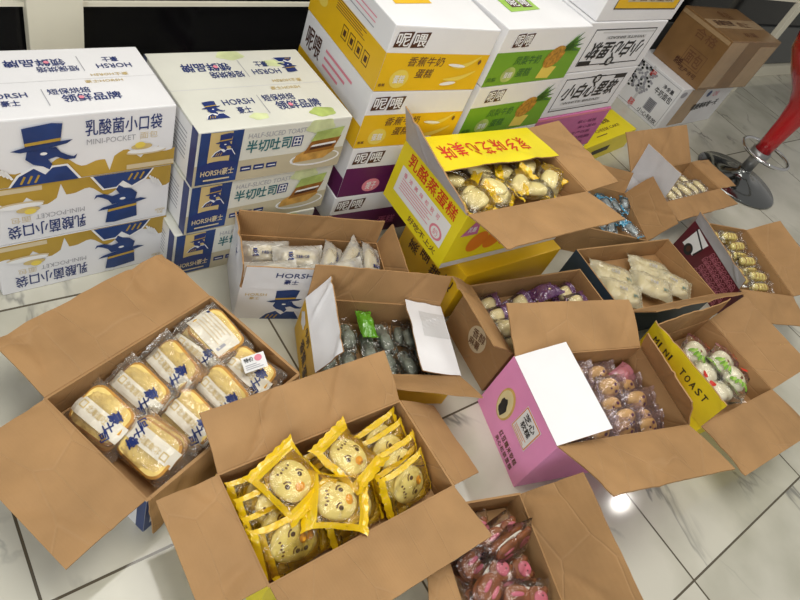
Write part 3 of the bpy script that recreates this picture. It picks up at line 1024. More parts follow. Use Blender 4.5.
def open_box(name, label, P, flaps, outm='kraft', inm='kraft', pad=0.09, outer_flap=None, z0=0.0, group=None, edge=None, inner_flap=None, sizes=None):
    x, y, yaw, L, W, H = P
    r = empty(name, (x, y, z0), yaw)
    PAD[r.name] = (pad, L, W)
    tag(r, label, 'open box', group)
    b = MB()
    o4 = [(0, 0), (L, 0), (L, W), (0, W)]
    i4 = [(T, T), (L - T, T), (L - T, W - T), (T, W - T)]
    vo = [(a, c, 0) for a, c in o4] + [(a, c, H) for a, c in o4]
    b.add(vo, [(0, 1, 5, 4), (1, 2, 6, 5), (2, 3, 7, 6), (3, 0, 4, 7), (3, 2, 1, 0)], outm)
    vi = [(a, c, T) for a, c in i4] + [(a, c, H) for a, c in i4]
    b.add(vi, [(4, 5, 1, 0), (5, 6, 2, 1), (6, 7, 3, 2), (7, 4, 0, 3), (0, 1, 2, 3)], inm)
    vr = [(a, c, H) for a, c in o4] + [(a, c, H) for a, c in i4]
    b.add(vr, [(0, 1, 5, 4), (1, 2, 6, 5), (2, 3, 7, 6), (3, 0, 4, 7)], edge or inm)
    b.build('carton_body', r, fix=False)
    if pad:
        p = MB()
        p.box((L / 2, W / 2, pad - 0.002), (L - 2 * T - 0.004, W - 2 * T - 0.004, 0.004), inm)
        p.build('layer_pad', r)
    outs = {}
    for i, (side, spec) in enumerate(flaps.items()):
        ln, deg = spec[0], spec[1]
        kw = spec[2] if len(spec) > 2 else {}
        ends = kw.get('ends', (1, 1))
        curl = R(kw.get('curl', 4))
        wr = kw.get('wr', 0.005)
        ch = kw.get('chamfer', (0, 0))
        im = kw.get('inm', inner_flap or inm)
        om = kw.get('outm', outer_flap or outm)
        fr = flap_frame(L, W, H, side)
        seed = x * 3.7 + y * 5.1 + i * 11.3
        ns, nt = 48, 14
        m = MB()

        def fp(s, t, off, fr=fr, ln=ln, deg=deg, ends=ends, curl=curl, wr=wr, seed=seed, ch=ch):
            return flap_point(fr, ln, R(deg), ends, curl, wr, seed, s, t, off, ch)
        for sgn, mm in ((1, im), (-1, om)):
            vs = [fp(i2 / ns, j / nt, sgn * 0.0022) for j in range(nt + 1) for i2 in range(ns + 1)]
            fs = []
            for j in range(nt):
                for k in range(ns):
                    a = j * (ns + 1) + k
                    q = (a, a + 1, a + ns + 2, a + ns + 1)
                    fs.append(q if sgn < 0 else q[::-1])
            m.add(vs, fs, mm, True)
        loop = [(k / ns, 0) for k in range(ns)] + [(1, j / nt) for j in range(nt)] + [(1 - k / ns, 1) for k in range(ns)] + [(0, 1 - j / nt) for j in range(nt)]
        top = [fp(s, t, 0.0022) for s, t in loop]
        bot = [fp(s, t, -0.0022) for s, t in loop]
        n = len(loop)
        m.add(top + bot, [(k, (k + 1) % n, n + (k + 1) % n, n + k) for k in range(n)], edge or 'kraft')
        ob = m.build('flap', r, fix=False)
        outs[side] = (ob, fp, fr[3], ln)
    fr_ = Print((0, 0, 0), (1, 0, 0), (0, 0, 1), L, H)
    lf_ = Print((0, W, 0), (0, -1, 0), (0, 0, 1), W, H)
    return r, outs, fr_, lf_


def flap_print(flap, outside=True):
    """a Print lying on a flap; u along the crease from its left seen from that side, v from the crease out"""
    ob, fp, w, ln = flap
    p = Print((0, 0, 0), (1, 0, 0), (0, 1, 0), w, ln)
    if outside:
        p.warp = lambda u, v, d: fp(min(max(u / w, 0), 1), min(max(v / ln, 0), 1), -0.0022 - d)
    else:
        p.warp = lambda u, v, d: fp(1 - min(max(u / w, 0), 1), min(max(v / ln, 0), 1), 0.0022 + d)
    return p, ob


# the toast box, front left
BX = {}
r, fl1, fr, lf = open_box('open_toast_box', 'large open cardboard box of wrapped toast on the floor, front left', (0.253, 0.522, 0.345, 0.503, 0.346, 0.18),
                          {'B': (0.195, 87, dict(wr=0.010)), 'L': (0.19, 95, dict(wr=0.005)), 'F': (0.15, 170), 'R': (0.15, 171)}, outm='white_card', pad=0.085, outer_flap='kraft')
fr.poly([(0, 0), (0.503, 0), (0.503, 0.03), (0.015, 0.03), (0.015, 0.178), (0, 0.178)], 'royal', 0)
fr.build('printed_front', r)
lf.rect(0.32, 0, 0.346, 0.178, 'royal', 0)
lf.build('printed_side', r)
BX['box1'] = r

r, fl2, fr, lf = open_box('open_chick_cake_box', 'open brown box of yellow chick cakes in the front middle', (0.401, 0.234, -0.013, 0.536, 0.278, 0.20),
                          {'B': (0.144, 61, dict(wr=0.011)), 'L': (0.137, 93, dict(wr=0.010)), 'F': (0.152, 82, dict(wr=0.007)), 'R': (0.147, 116, dict(chamfer=(0.01, 0.03)))}, outm='yellow_card', outer_flap='kraft', pad=0.105)
BX['box2'] = r

r, fl3, fr, lf = open_box('open_mini_pocket_box', 'open white box with blue hatted emblem holding white pouches, before the toast cartons', (0.715, 1.042, -0.335, 0.496, 0.225, 0.15),
                          {'B': (0.10, 1), 'L': (0.10, 3), 'F': (0.10, 1), 'R': (0.10, 14)}, outm='white_card', pad=0.09)
fr.emblem(0.15 * 0.496, 0.0, 0.145, lay=1)
fr.text('HORSH', 0.04 * 0.496, 0.115, 0.065, 0.012, 'pale_gold', 2, 0.02)
fr.text('豪士', 0.07 * 0.496, 0.098, 0.03, 0.012, 'pale_gold', 2, 0.02)
fr.build('printed_front', r)
p, ob = flap_print(fl3['F'])
p.text('HORSH', 0.19 * 0.496, 0.055, 0.115, 0.022, 'navy', 1, 0.02)
p.text('豪士', 0.25 * 0.496, 0.025, 0.045, 0.022, 'navy', 1, 0.02)
p.build('printed_flap', ob)
p, ob = flap_print(fl3['L'])
p.text('豪士', 0.08, 0.03, 0.05, 0.03, 'navy', 1, 0.02)
p.build('printed_flap', ob)
BX['box3'] = r

r, fl4, fr, lf = open_box('open_yellow_box', 'open yellow box with white flaps holding green and grey packets', (0.778, 0.684, -0.391, 0.459, 0.279, 0.16),
                          {'B': (0.125, 12), 'L': (0.12, -26), 'R': (0.142, -80), 'F': (0.15, 55, dict(ends=(0.35, 1)))}, outm='orange_yellow_card', outer_flap='white_card', pad=0.05)
lf.text('香蕉', 0.10, 0.04, 0.08, 0.05, 'dark_brown', 1, 0.04)
lf.text('蛋糕', 0.19, 0.03, 0.07, 0.05, 'dark_brown', 1, 0.04)
lf.ell(0.05, 0.11, 0.03, 0.025, 'white', 1, wob=0.15)
lf.text('牛奶', 0.10, 0.11, 0.06, 0.035, 'dark_brown', 1, 0.03)
lf.build('printed_side', r)
p, ob = flap_print(fl4['R'])
p.rect(0.14, 0.004, 0.24, 0.10, 'light_grey_ink', 0)
p.build('tape_strip', ob)
BX['box4'] = r

# closed carton that carries the big yellow box
r, fr, tp, lf, rt = closed_box('yellow_carton', 'closed yellow carton beneath the big open yellow cake box', 'carton', (1.414, 0.800, 0), 0.0, 0.505, 0.335, 0.2395, 'orange_yellow_card')
for q in range(4):
    lf.text('蒸蛋糕芝'[q], (0.16 + 0.20 * q) * 0.335, 0.10 + 0.02 * (q % 2), 0.05, 0.05, 'dark_brown', 1, 0.03, rot=PI / 2)
lf.text('乳酪', 0.55 * 0.335, 0.03, 0.1, 0.04, 'dark_brown', 1, 0.03)
lf.build('printed_side', r)

r, fl5, fr, lf = open_box('open_cheese_cake_box', 'big open yellow box with red lettering, raised on another carton', (1.33, 0.862, -0.022, 0.594, 0.368, 0.241),
                          {'B': (0.188, -84, dict(curl=0)), 'L': (0.150, 24, dict(ends=(1, 0.10), curl=0)), 'R': (0.166, 82), 'F': (0.176, 79)}, outm='yellow_card', outer_flap='grey_card', pad=0.155, z0=0.2405)
L, W, H = 0.594, 0.368, 0.241
lf.text('乳酪蒸蛋糕', 0.14 * W, 0.745 * H, 0.76 * W, 0.20 * H, 'red', 1, 0.02)
lf.rect(0.10 * W, 0.24 * H, 0.90 * W, 0.68 * H, 'white', 1)
for q in range(7):
    lf.text('香浓美味松软可'[q], (0.16 + 0.09 * q) * W, 0.55 * H, 0.05 * W, 0.075 * H, 'pink_ink', 2, 0.02)
for q in range(5):
    lf.rect(0.16 * W, (0.34 + 0.042 * q) * H, (0.66 - 0.05 * (q % 2)) * W, (0.352 + 0.042 * q) * H, 'pink_ink', 2)
lf.ell(0.78 * W, 0.38 * H, 0.09 * W, 0.11 * H, 'pink_ink', 2)
lf.ell(0.78 * W, 0.38 * H, 0.065 * W, 0.08 * H, 'white', 3)
lf.text('奶', 0.745 * W, 0.33 * H, 0.07 * W, 0.1 * H, 'pink_ink', 4)
lf.text('好吃不上火', 0.42 * W, 0.08 * H, 0.46 * W, 0.10 * H, 'brown_ink', 1, 0.03)
lf.build('printed_side', r)
fr.poly([(0.03 * L, 0.60 * H), (0.16 * L, 0.60 * H), (0.12 * L, 0.95 * H)], 'magenta_card', 1)
fr.text('乳酪', 0.07 * L, 0.66 * H, 0.06 * L, 0.1 * H, 'white', 2, 0.02)
for q in range(3):
    fr.ell((0.20 + 0.13 * q) * L, 0.42 * H, 0.07 * L, 0.20 * H, 'orange', 1, a=-0.4)
fr.rect(0.0, 0.0, L, 0.10 * H, 'light_grey_ink', 1)
fr.build('printed_front', r)
p, ob = flap_print(fl5['B'])
for q in range(7):
    p.text('家乡味芝心美味'[q], (0.16 + 0.105 * q) * L, (0.30 + 0.03 * math.sin(q * 2.2)) * 0.188, 0.085 * L, 0.42 * 0.188, 'red', 1, 0.015, rot=0.1 * math.sin(q * 3.0))
p.build('printed_flap', ob)
# that flap's outer side is yellow
fl5['B'][0].data.materials.append(M['yellow_card'])
for po in fl5['B'][0].data.polygons:
    if fl5['B'][0].data.materials[po.material_index] == M['grey_card']:
        po.material_index = len(fl5['B'][0].data.materials) - 1
BX['box5'] = r

r, fl6, fr, lf = open_box('open_purple_cake_box', 'open brown box of purple wrapped cakes with a round stamp on its side', (1.375, 0.492, -0.141, 0.535, 0.285, 0.223),
                          {'L': (0.13, 57)}, pad=0.13)
lf.ell(0.150, 0.115, 0.045, 0.052, 'lace_gold', 1, 24)
lf.text('香醇', 0.118, 0.115, 0.065, 0.036, 'brown_ink', 2, 0.02, rot=0.3)
lf.text('麻薯', 0.122, 0.078, 0.055, 0.032, 'brown_ink', 2, 0.02, rot=0.3)
lf.build('printed_side', r)
BX['box6'] = r

L, W, H = 0.534, 0.307, 0.265
r, fl7, fr, lf = open_box('open_pink_box', 'open pink box of small bear faced cakes with a white flap, lower right', (1.25, 0.173, -0.279, L, W, H),
                          {'B': (0.166, 66), 'L': (0.171, -68, dict(curl=0, wr=0.001)), 'R': (0.116, -31, dict(chamfer=(0.03, 0.01))), 'F': (0.184, 71, dict(wr=0.005, chamfer=(0.05, 0.0)))}, outm='pink_card', outer_flap='white_card', pad=0.145)
lf.ell(0.30 * W, 0.50 * H, 0.13 * W, 0.24 * H, 'golden_cake', 1, 24, a=0.15)
lf.ell(0.295 * W, 0.49 * H, 0.11 * W, 0.21 * H, 'pale_bread', 2, 24, a=0.15)
lf.ell(0.295 * W, 0.44 * H, 0.06 * W, 0.13 * H, 'black', 3, 14, a=0.2, wob=0.12)
lf.rect(0.50 * W, 0.44 * H, 0.80 * W, 0.86 * H, 'white', 1)
lf.rect(0.506 * W, 0.45 * H, 0.794 * W, 0.85 * H, 'orange', 2)
lf.rect(0.516 * W, 0.463 * H, 0.784 * W, 0.837 * H, 'white', 3)
lf.text('芝心', 0.55 * W, 0.71 * H, 0.20 * W, 0.10 * H, 'black', 4, 0.04)
lf.text('软糕', 0.57 * W, 0.60 * H, 0.17 * W, 0.09 * H, 'black', 4, 0.04)
for q in range(3):
    lf.rect(0.53 * W, (0.48 + 0.032 * q) * H, (0.75 - 0.03 * (q % 2)) * W, (0.489 + 0.032 * q) * H, 'orange', 4)
for q in range(6):
    lf.text('红豆糯米软糕'[q], (0.46 + 0.065 * q) * W, 0.16 * H, 0.055 * W, 0.085 * H, 'brown_ink', 1, 0.03)
    lf.text('夹心松软蛋糕'[q], (0.46 + 0.065 * q) * W, 0.05 * H, 0.055 * W, 0.075 * H, 'brown_ink', 1, 0.03)
lf.build('printed_side', r)
BX['box7'] = r

r, fl8, fr, lf = open_box('open_white_bread_box', 'open cardboard box with pillow pouches of white bread, right of the purple cakes', (2.025, 0.483, -0.15, 0.591, 0.331, 0.18),
                          {'F': (0.14, 36, dict(outm='navy_card'))}, outm='navy_card', pad=0.085)
BX['box8'] = r
r, fl9, fr, lf = open_box('open_blue_packet_box', 'open brown box of clear blue packets behind the white bread box', (2.137, 0.997, -0.502, 0.50, 0.335, 0.15),
                          {'R': (0.144, 28), 'B': (0.10, 20)}, pad=0.09)
BX['box9'] = r
r, fl10, fr, lf = open_box('open_far_white_box', 'farthest open box with a white inner flap, below the white printed carton', (2.83, 0.906, -0.017, 0.576, 0.224, 0.19),
                           {'B': (0.20, 50), 'L': (0.198, 14), 'R': (0.19, 92), 'F': (0.12, 88)}, outm='white_card', pad=0.095)
lf.frame(0.04, 0.05, 0.09, 0.12, 0.004, 'grey_ink', 1)
lf.text('上', 0.05, 0.06, 0.03, 0.04, 'black', 1, 0.03)
lf.build('printed_side', r)
BX['box10'] = r

L, W, H = 0.34, 0.445, 0.17
r, fl11, fr, lf = open_box('open_maroon_box', 'open maroon box with scallop pattern holding yellow rolls, far right', (2.806, 0.37, -0.43, L, W, H),
                           {'L': (0.065, 20), 'R': (0.167, 57), 'F': (0.16, 98)}, outm='maroon_card', outer_flap='grey_card', pad=0.085)
for a in range(9):
    for bq in range(4):
        cu, cv = W * (0.46 + 0.062 * a) + (0.031 * W if bq % 2 else 0), H * (0.06 + 0.23 * bq)
        if cu > W - 0.02:
            continue
        for q in (1.0, 0.62, 0.3):
            pts = [(cu + 0.031 * W * q * math.cos(PI * t / 8), cv + 0.2 * H * q * math.sin(PI * t / 8)) for t in range(9)]
            lf.stroke(pts, 0.0016, 'pink_ink', 1)
lf.poly([(0.08 * W, 0.30 * H), (0.30 * W, 0.34 * H), (0.36 * W, 0.92 * H), (0.12 * W, 0.96 * H)], 'white', 1)
lf.stroke([(0.10 * W, 0.9 * H), (0.34 * W, 0.7 * H), (0.30 * W, 0.36 * H)], 0.009, 'black', 2)
lf.ell(0.20 * W, 0.34 * H, 0.07 * W, 0.17 * H, 'black', 2)
lf.ell(0.20 * W, 0.36 * H, 0.035 * W, 0.09 * H, 'dark_brown', 3)
lf.build('printed_side', r)
BX['box11'] = r

r, fl12, fr, lf = open_box('open_yellow_trim_box', 'open cardboard box with a yellow lettered flap holding green printed buns, lower right', (1.944, 0.003, -0.078, 0.499, 0.358, 0.16),
                           {'L': (0.179, 17, dict(chamfer=(0.0, 0.0))), 'R': (0.165, 42), 'F': (0.195, 85), 'B': (0.13, -2)}, outm='yellow_card', pad=0.065)
p, ob = flap_print(fl12['L'])
for q, ch in enumerate('MINI TOAST'):
    if ch != ' ':
        p.text(ch, 0.035 + 0.028 * q, 0.092, 0.005 if ch == 'I' else 0.019, 0.034, 'black', 1, 0.03)
p.build('printed_flap', ob)
BX['box12'] = r
r, fl13, fr, lf = open_box('open_chocolate_bear_box', 'open brown box of chocolate bear cakes at the bottom edge', (0.765, -0.137, -0.303, 0.285, 0.375, 0.14),
                           {'R': (0.20, 24, dict(wr=0.006, chamfer=(0.0, 0.03))), 'L': (0.12, 100, dict(ends=(0.1, 1)))}, pad=0.055)
BX['box13'] = r


# ------------------------------------------------------------------ packets
def pouch(L, W, Tk, m, seal=0.14, seed=0, clearm=None, win=None, flare=0.06, nu=22, nv=12, pinch=0.0, crump=0.0):
    """pillow pouch with flat crimped ends along x"""
    b = MB()
    vs = {1: [], -1: []}

    def prof(u, v):
        us = 1 - seal
        a = max(0.0, 1 - (abs(u) / us) ** 3.2) if abs(u) < us else 0.0
        c = max(0.0, 1 - abs(v) ** 2.6)
        return (a ** 0.55) * (c ** 0.6)
    for sg in (1, -1):
        for j in range(nv + 1):
            v = -1 + 2 * j / nv
            for i in range(nu + 1):
                u = -1 + 2 * i / nu
                wv = 1 + flare * u ** 4 - pinch * math.exp(-((abs(u) - (1 - seal)) / 0.10) ** 2)
                p = prof(u, v)
                zig = 0.0025 * (1 if i % 2 else -1) * (1 if abs(u) < 1 else 1.0) * (1 - p)
                dz = Tk * 0.16 * noise.noise(Vector((u * 2.3 + seed, v * 2.1, seed * 1.3)))
                cr = crump * noise.noise(Vector((u * 5 + seed * 2, v * 5, sg * 0.7 + seed)))
                end = (abs(u) ** 6) * Tk * 0.35 * math.sin(seed * 3 + (1 if u > 0 else 2))
                xx = u * L / 2 + (0.0018 * (1 if j % 2 else -1) if abs(u) > 0.99 else 0)
                vs[sg].append((xx, v * W / 2 * wv, sg * (Tk / 2 * p + 0.0006) + dz + end + cr + zig * 0.4))
    for sg in (1, -1):
        fa, fb = [], []
        for j in range(nv):
            for i in range(nu):
                a = j * (nu + 1) + i
                q = (a, a + 1, a + nu + 2, a + nu + 1)
                if sg < 0:
                    q = q[::-1]
                u, v = -1 + 2 * (i + .5) / nu, -1 + 2 * (j + .5) / nv
                if clearm and win and win(u, v, sg):
                    fb.append(q)
                else:
                    fa.append(q)
        for fs, mm in ((fa, m), (fb, clearm)):
            if fs:
                b.add(vs[sg], fs, mm, True)
    return b


def blob(rx, ry, rz, m, seed=0, seg=18, ring=12, p=2.3, lump=0.05, c=(0, 0, 0), mb=None):
    b = mb or MB()
    vs, fs = [], []
    for i in range(ring + 1):
        th = PI * i / ring
        for k in range(seg):
            ph = 2 * PI * k / seg
            d = Vector((math.sin(th) * math.cos(ph), math.sin(th) * math.sin(ph), math.cos(th)))
            s = [math.copysign(abs(x) ** (2 / p), x) for x in d]
            n = 1 + lump * noise.noise(d * 1.8 + Vector((seed * 3.3, seed, 0)))
            vs.append((c[0] + rx * s[0] * n, c[1] + ry * s[1] * n, c[2] + rz * s[2] * n))
    for i in range(ring):
        for k in range(seg):
            l = (k + 1) % seg
            fs.append((i * seg + k, (i + 1) * seg + k, (i + 1) * seg + l, i * seg + l))
    b.add(vs, fs, m, True)
    return b


def bead(mb, x, y, rx, ry, h, m, top, a=0.0, h2=0.0015):
    """a mark lying on the curved top of a cake: small flattened bead at height top(x,y)"""
    n = 12
    vs = []
    for k in range(n):
        t = 2 * PI * k / n
        dx, dy = rx * math.cos(t), ry * math.sin(t)
        X, Y = x + dx * math.cos(a) - dy * math.sin(a), y + dx * math.sin(a) + dy * math.cos(a)
        vs.append((X, Y, top(X, Y) + 0.0002))
    vs.append((x, y, top(x, y) + h))
    mb.add(vs, [(k, (k + 1) % n, n) for k in range(n)], m, True)


def min_z(root):
    bpy.context.view_layer.update()
    z = 1e9
    for c in root.children_recursive:
        if c.type == 'MESH':
            mw = c.matrix_world
            for v in c.data.vertices:
                zz = (mw @ v.co).z
                if zz < z:
                    z = zz
    return z


PLACED = {}
WALLHIT = []


def world_tris(root):
    """world-space vertices and faces of everything under root"""
    bpy.context.view_layer.update()
    V, F = [], []
    for c in [root] + list(root.children_recursive):
        if c.type == 'MESH' and not c.name.startswith('printed'):
            o = len(V)
            mw = c.matrix_world
            V += [mw @ v.co for v in c.data.vertices]
            F += [[o + k for k in p.vertices] for p in c.data.polygons]
    return V, F


def settle(o, box, step=0.005, most=6):
    """rest a packet on those already in the box: raise it until it is clear of them"""
    V, F = world_tris(o)
    done = PLACED.setdefault(box, [])
    if not done:
        bv, bf = world_tris(BX[box])
        done.append((BVHTree.FromPolygons(bv, bf), None))
    lo = [min(v[i] for v in V) for i in range(3)]
    hi = [max(v[i] for v in V) for i in range(3)]
    near = [q for q, bb in done[1:] if not any(lo[i] - 0.02 > bb[1][i] or hi[i] + 0.02 < bb[0][i] for i in range(2))]
    ca, sa = math.cos(BX[box].rotation_euler.z), math.sin(BX[box].rotation_euler.z)
    best = None
    tries = [(0, 0)] + [(r * x, r * y) for r in (0.008, 0.016) for x, y in ((1, 0), (-1, 0), (0, 1), (0, -1))]
    for k in range(most + 1):
        for dx, dy in tries:
            up = Vector((ca * dx - sa * dy, sa * dx + ca * dy, step * k))
            t = BVHTree.FromPolygons([v + up for v in V], F)
            n = sum(len(t.overlap(q)) for q in near)
            if best is not None and n >= best[0]:
                continue
            if (dx or dy) and t.overlap(done[0][0]):
                continue
            best = (n, up, t)
            if n == 0:
                break
        if best[0] == 0:
            break
    n, up, t = best
    o.location += up
    if t.overlap(done[0][0]):
        WALLHIT.append((box, o.name))
    done.append((t, ([l + u for l, u in zip(lo, up)], [h + u for h, u in zip(hi, up)])))


ORD = ['first', 'second', 'third', 'fourth', 'fifth', 'sixth', 'seventh', 'eighth', 'ninth', 'tenth']


def lay_out(protos, box, rows, desc, where, cat, group, most=5):
    """rows: (row name, [(u, v, rest, yaw, roll, pitch, proto index), ...]); rest is height of the lowest point above the box base"""
    bw = Matrix.Translation(BX[box].location) @ Matrix.Rotation(BX[box].rotation_euler.z, 4, 'Z')
    used = set()
    for rn, items in rows:
        for k, it in enumerate(items):
            u, v, rest, yaw, roll, pitch = it[:6]
            pi = it[6] if len(it) > 6 else 0
            src = protos[pi]
            if pi in used:
                o = copy_tree(src)
            else:
                o = src
                used.add(pi)
            mt = bw @ Matrix.Translation((u, v, 0)) @ Matrix.Rotation(R(yaw), 4, 'Z') @ Matrix.Rotation(R(pitch), 4, 'Y') @ Matrix.Rotation(R(roll), 4, 'X')
            o.location = mt.to_translation()
            o.rotation_euler = mt.to_euler()
            pad, bL, bW = PAD[BX[box].name]
            dz = BX[box].location.z + max(rest, pad) + 0.0015 - min_z(o)
            o.location.z += dz
            # keep it clear of the four walls
            inv = bw.inverted()
            P = [inv @ v for v in world_tris(o)[0]]
            sh = []
            for ax, size in ((0, bL), (1, bW)):
                lo, hi = min(p[ax] for p in P), max(p[ax] for p in P)
                a, b = T + 0.003 - lo, size - T - 0.003 - hi
                sh.append((a + b) / 2 if a > b else max(a, min(0.0, b)))
            o.location += bw.to_3x3() @ Vector((sh[0], sh[1], 0))
            settle(o, box, most=most)
            d = it[7] if len(it) > 7 else desc
            pos = ('%s, %s' % (rn, ORD[k] + (' from back' if 'column' in rn else ' from left'))) if len(items) > 1 else rn
            tag(o, '%s %s, %s' % (d, where, pos), cat, group)


# --- wrapped toast
def toast_packet(seed, back=False):
    r = empty('toast_packet')
    rnd = random.Random(seed)

    def slab(z0, z1, dy):
        n = 30
        out = []
        for k in range(n):
            t = 2 * PI * k / n
            cx, sx = math.cos(t), math.sin(t)
            x = 0.061 * math.copysign(abs(cx) ** 0.38, cx)
            y = 0.045 * math.copysign(abs(sx) ** 0.38, sx)
            if x < -0.01:
                y *= 1.0 + 0.10 * math.sin((x + 0.058) * 70)
            out.append((x, y + dy))
        m = MB()
        ins = [(x * 0.92, (y - dy) * 0.90 + dy) for x, y in out]
        V = [(x, y, z0) for x, y in out] + [(x, y, z1 - 0.004) for x, y in out] + [(x, y, z1) for x, y in ins]
        m.add(V, [(k, (k + 1) % n, n + (k + 1) % n, n + k) for k in range(n)], 'toast_crust', True)
        m.add(V, [(n + k, n + (k + 1) % n, 2 * n + (k + 1) % n, 2 * n + k) for k in range(n)], 'toast_crust', True)
        m.add(V, [tuple(range(2 * n, 3 * n))], 'toast_crumb')
        m.add(V, [tuple(range(n))[::-1]], 'toast_crumb')
        # twisted fold line across the slice
        return m
    s1 = slab(0.001, 0.016, 0.004).build('bread_slice', r, fix=False)
    s2 = slab(-0.017, -0.001, -0.006).build('bread_slice', r, fix=False)
    wv = MB()
    pts = [(-0.035, 0.032), (-0.018, 0.014), (0.0, 0.010), (0.02, 0.002), (0.045, -0.01)]
    wv.tube([(x, y - 0.02, 0.0165) for x, y in pts], 0.0016, 'toast_crust', 6)
    wv.build('crust_fold', s1)
    wr = pouch(0.158, 0.112, 0.050, 'frosted_film', 0.12, seed, flare=0.03).build('wrapper', r, fix=False)
    lb = Print((-0.064, -0.022, 0.0275), (1, 0, 0), (0, 1, 0), 0.13, 0.05)

    def wz(u, v, d):
        x, y = -0.064 + u, -0.022 + v
        p = max(0, 1 - (abs(x) / 0.0695) ** 3.2) ** .55 * max(0, 1 - (abs(y) / 0.056) ** 2.6) ** .6
        dz = 0.05 * 0.16 * noise.noise(Vector((x / 0.079 * 2.3 + seed, y / 0.056 * 2.1, seed * 1.3)))
        return Vector((x, y, 0.025 * p + 0.0012 + dz + d))
    lb.warp = wz
    NN = 12
    if not back:
        lb.rect(0.0, -0.002, 0.13, 0.036, 'white_band', 0)
        for k in range(4):
            lb.text('北海道吐'[k], 0.034 + 0.014 * k, 0.014, 0.013, 0.015, 'pale_gold', 1, 0.02)
        lb.frame(0.014, 0.014, 0.030, 0.031, 0.0025, 'pale_gold', 1)
        lb.text('豪', 0.084, 0.026, 0.024, 0.024, 'navy', 2, 0.08, rot=-0.4)
        lb.text('士', 0.088, 0.006, 0.022, 0.020, 'navy', 2, 0.08, rot=-0.4)
        lb.text('司', 0.094, -0.012, 0.020, 0.018, 'navy', 2, 0.08, rot=-0.4)
    else:
        lb.rect(0.0, -0.012, 0.12, 0.052, 'white_band', 0)
        for k in range(5):
            lb.rect(0.012, 0.042 - 0.009 * k, 0.095 - 0.01 * (k % 2), 0.045 - 0.009 * k, 'lace_gold', 1)
        lb.rect(0.10, -0.004, 0.108, 0.02, 'grey_ink', 1)
        lb.rect(0.006, 0.042, 0.013, 0.05, 'navy', 1)
    lb.build('printed_label', wr)
    return r


film('white_band', (1, 1, 1, 1), (0.88, 0.83, 0.70, 1), 0.85, 0.03)
tp_ = [toast_packet(1), toast_packet(2.3), toast_packet(4.1), toast_packet(7.7, True)]
for o in tp_:
    o.scale = (1.14, 1.14, 1.05)
Y = -90
lay_out(tp_, 'box1', [
    ('back row', [(0.075, 0.250, 0.085, Y + 3, 24, -4, 0), (0.180, 0.255, 0.085, Y + 1, 26, -4, 1), (0.265, 0.262, 0.087, Y - 6, 33, -6, 2),
                  (0.345, 0.255, 0.095, Y + 5, 24, -3, 1), (0.437, 0.248, 0.118, Y - 4, 10, 2, 3)]),
    ('front row', [(0.090, 0.088, 0.085, Y + 184, -24, 3, 0), (0.205, 0.105, 0.085, Y + 2, 24, 3, 2), (0.305, 0.100, 0.087, Y - 2, 40, 0, 1), (0.420, 0.098, 0.095, Y + 8, 22, 0, 0)]),
], 'frosted wrapped toast packet', 'in the left toast box', 'bread packet', 'wrapped toast packets', 3)
# price slip lying on the front right packet
sl = MB()
sl.box((0, 0, 0), (0.062, 0.048, 0.0008), 'white')
so = empty('paper_slip')
sl.build('slip_sheet', so)
sp = Print((-0.031, -0.024, 0.0005), (1, 0, 0), (0, 1, 0), 0.062, 0.048)
sp.text('特价', 0.006, 0.028, 0.025, 0.014, 'black', 1, 0.03)
sp.ell(0.044, 0.034, 0.010, 0.010, 'pink_ink', 1)
for k in range(3):
    sp.rect(0.006, 0.006 + 0.006 * k, 0.052 - 0.008 * k, 0.008 + 0.006 * k, 'grey_ink', 1)
sp.build('printed_text', so)
tag(so, 'small white printed slip lying on a toast packet near the box edge', 'paper')
SLIP = so

# --- chick cakes
CH = []


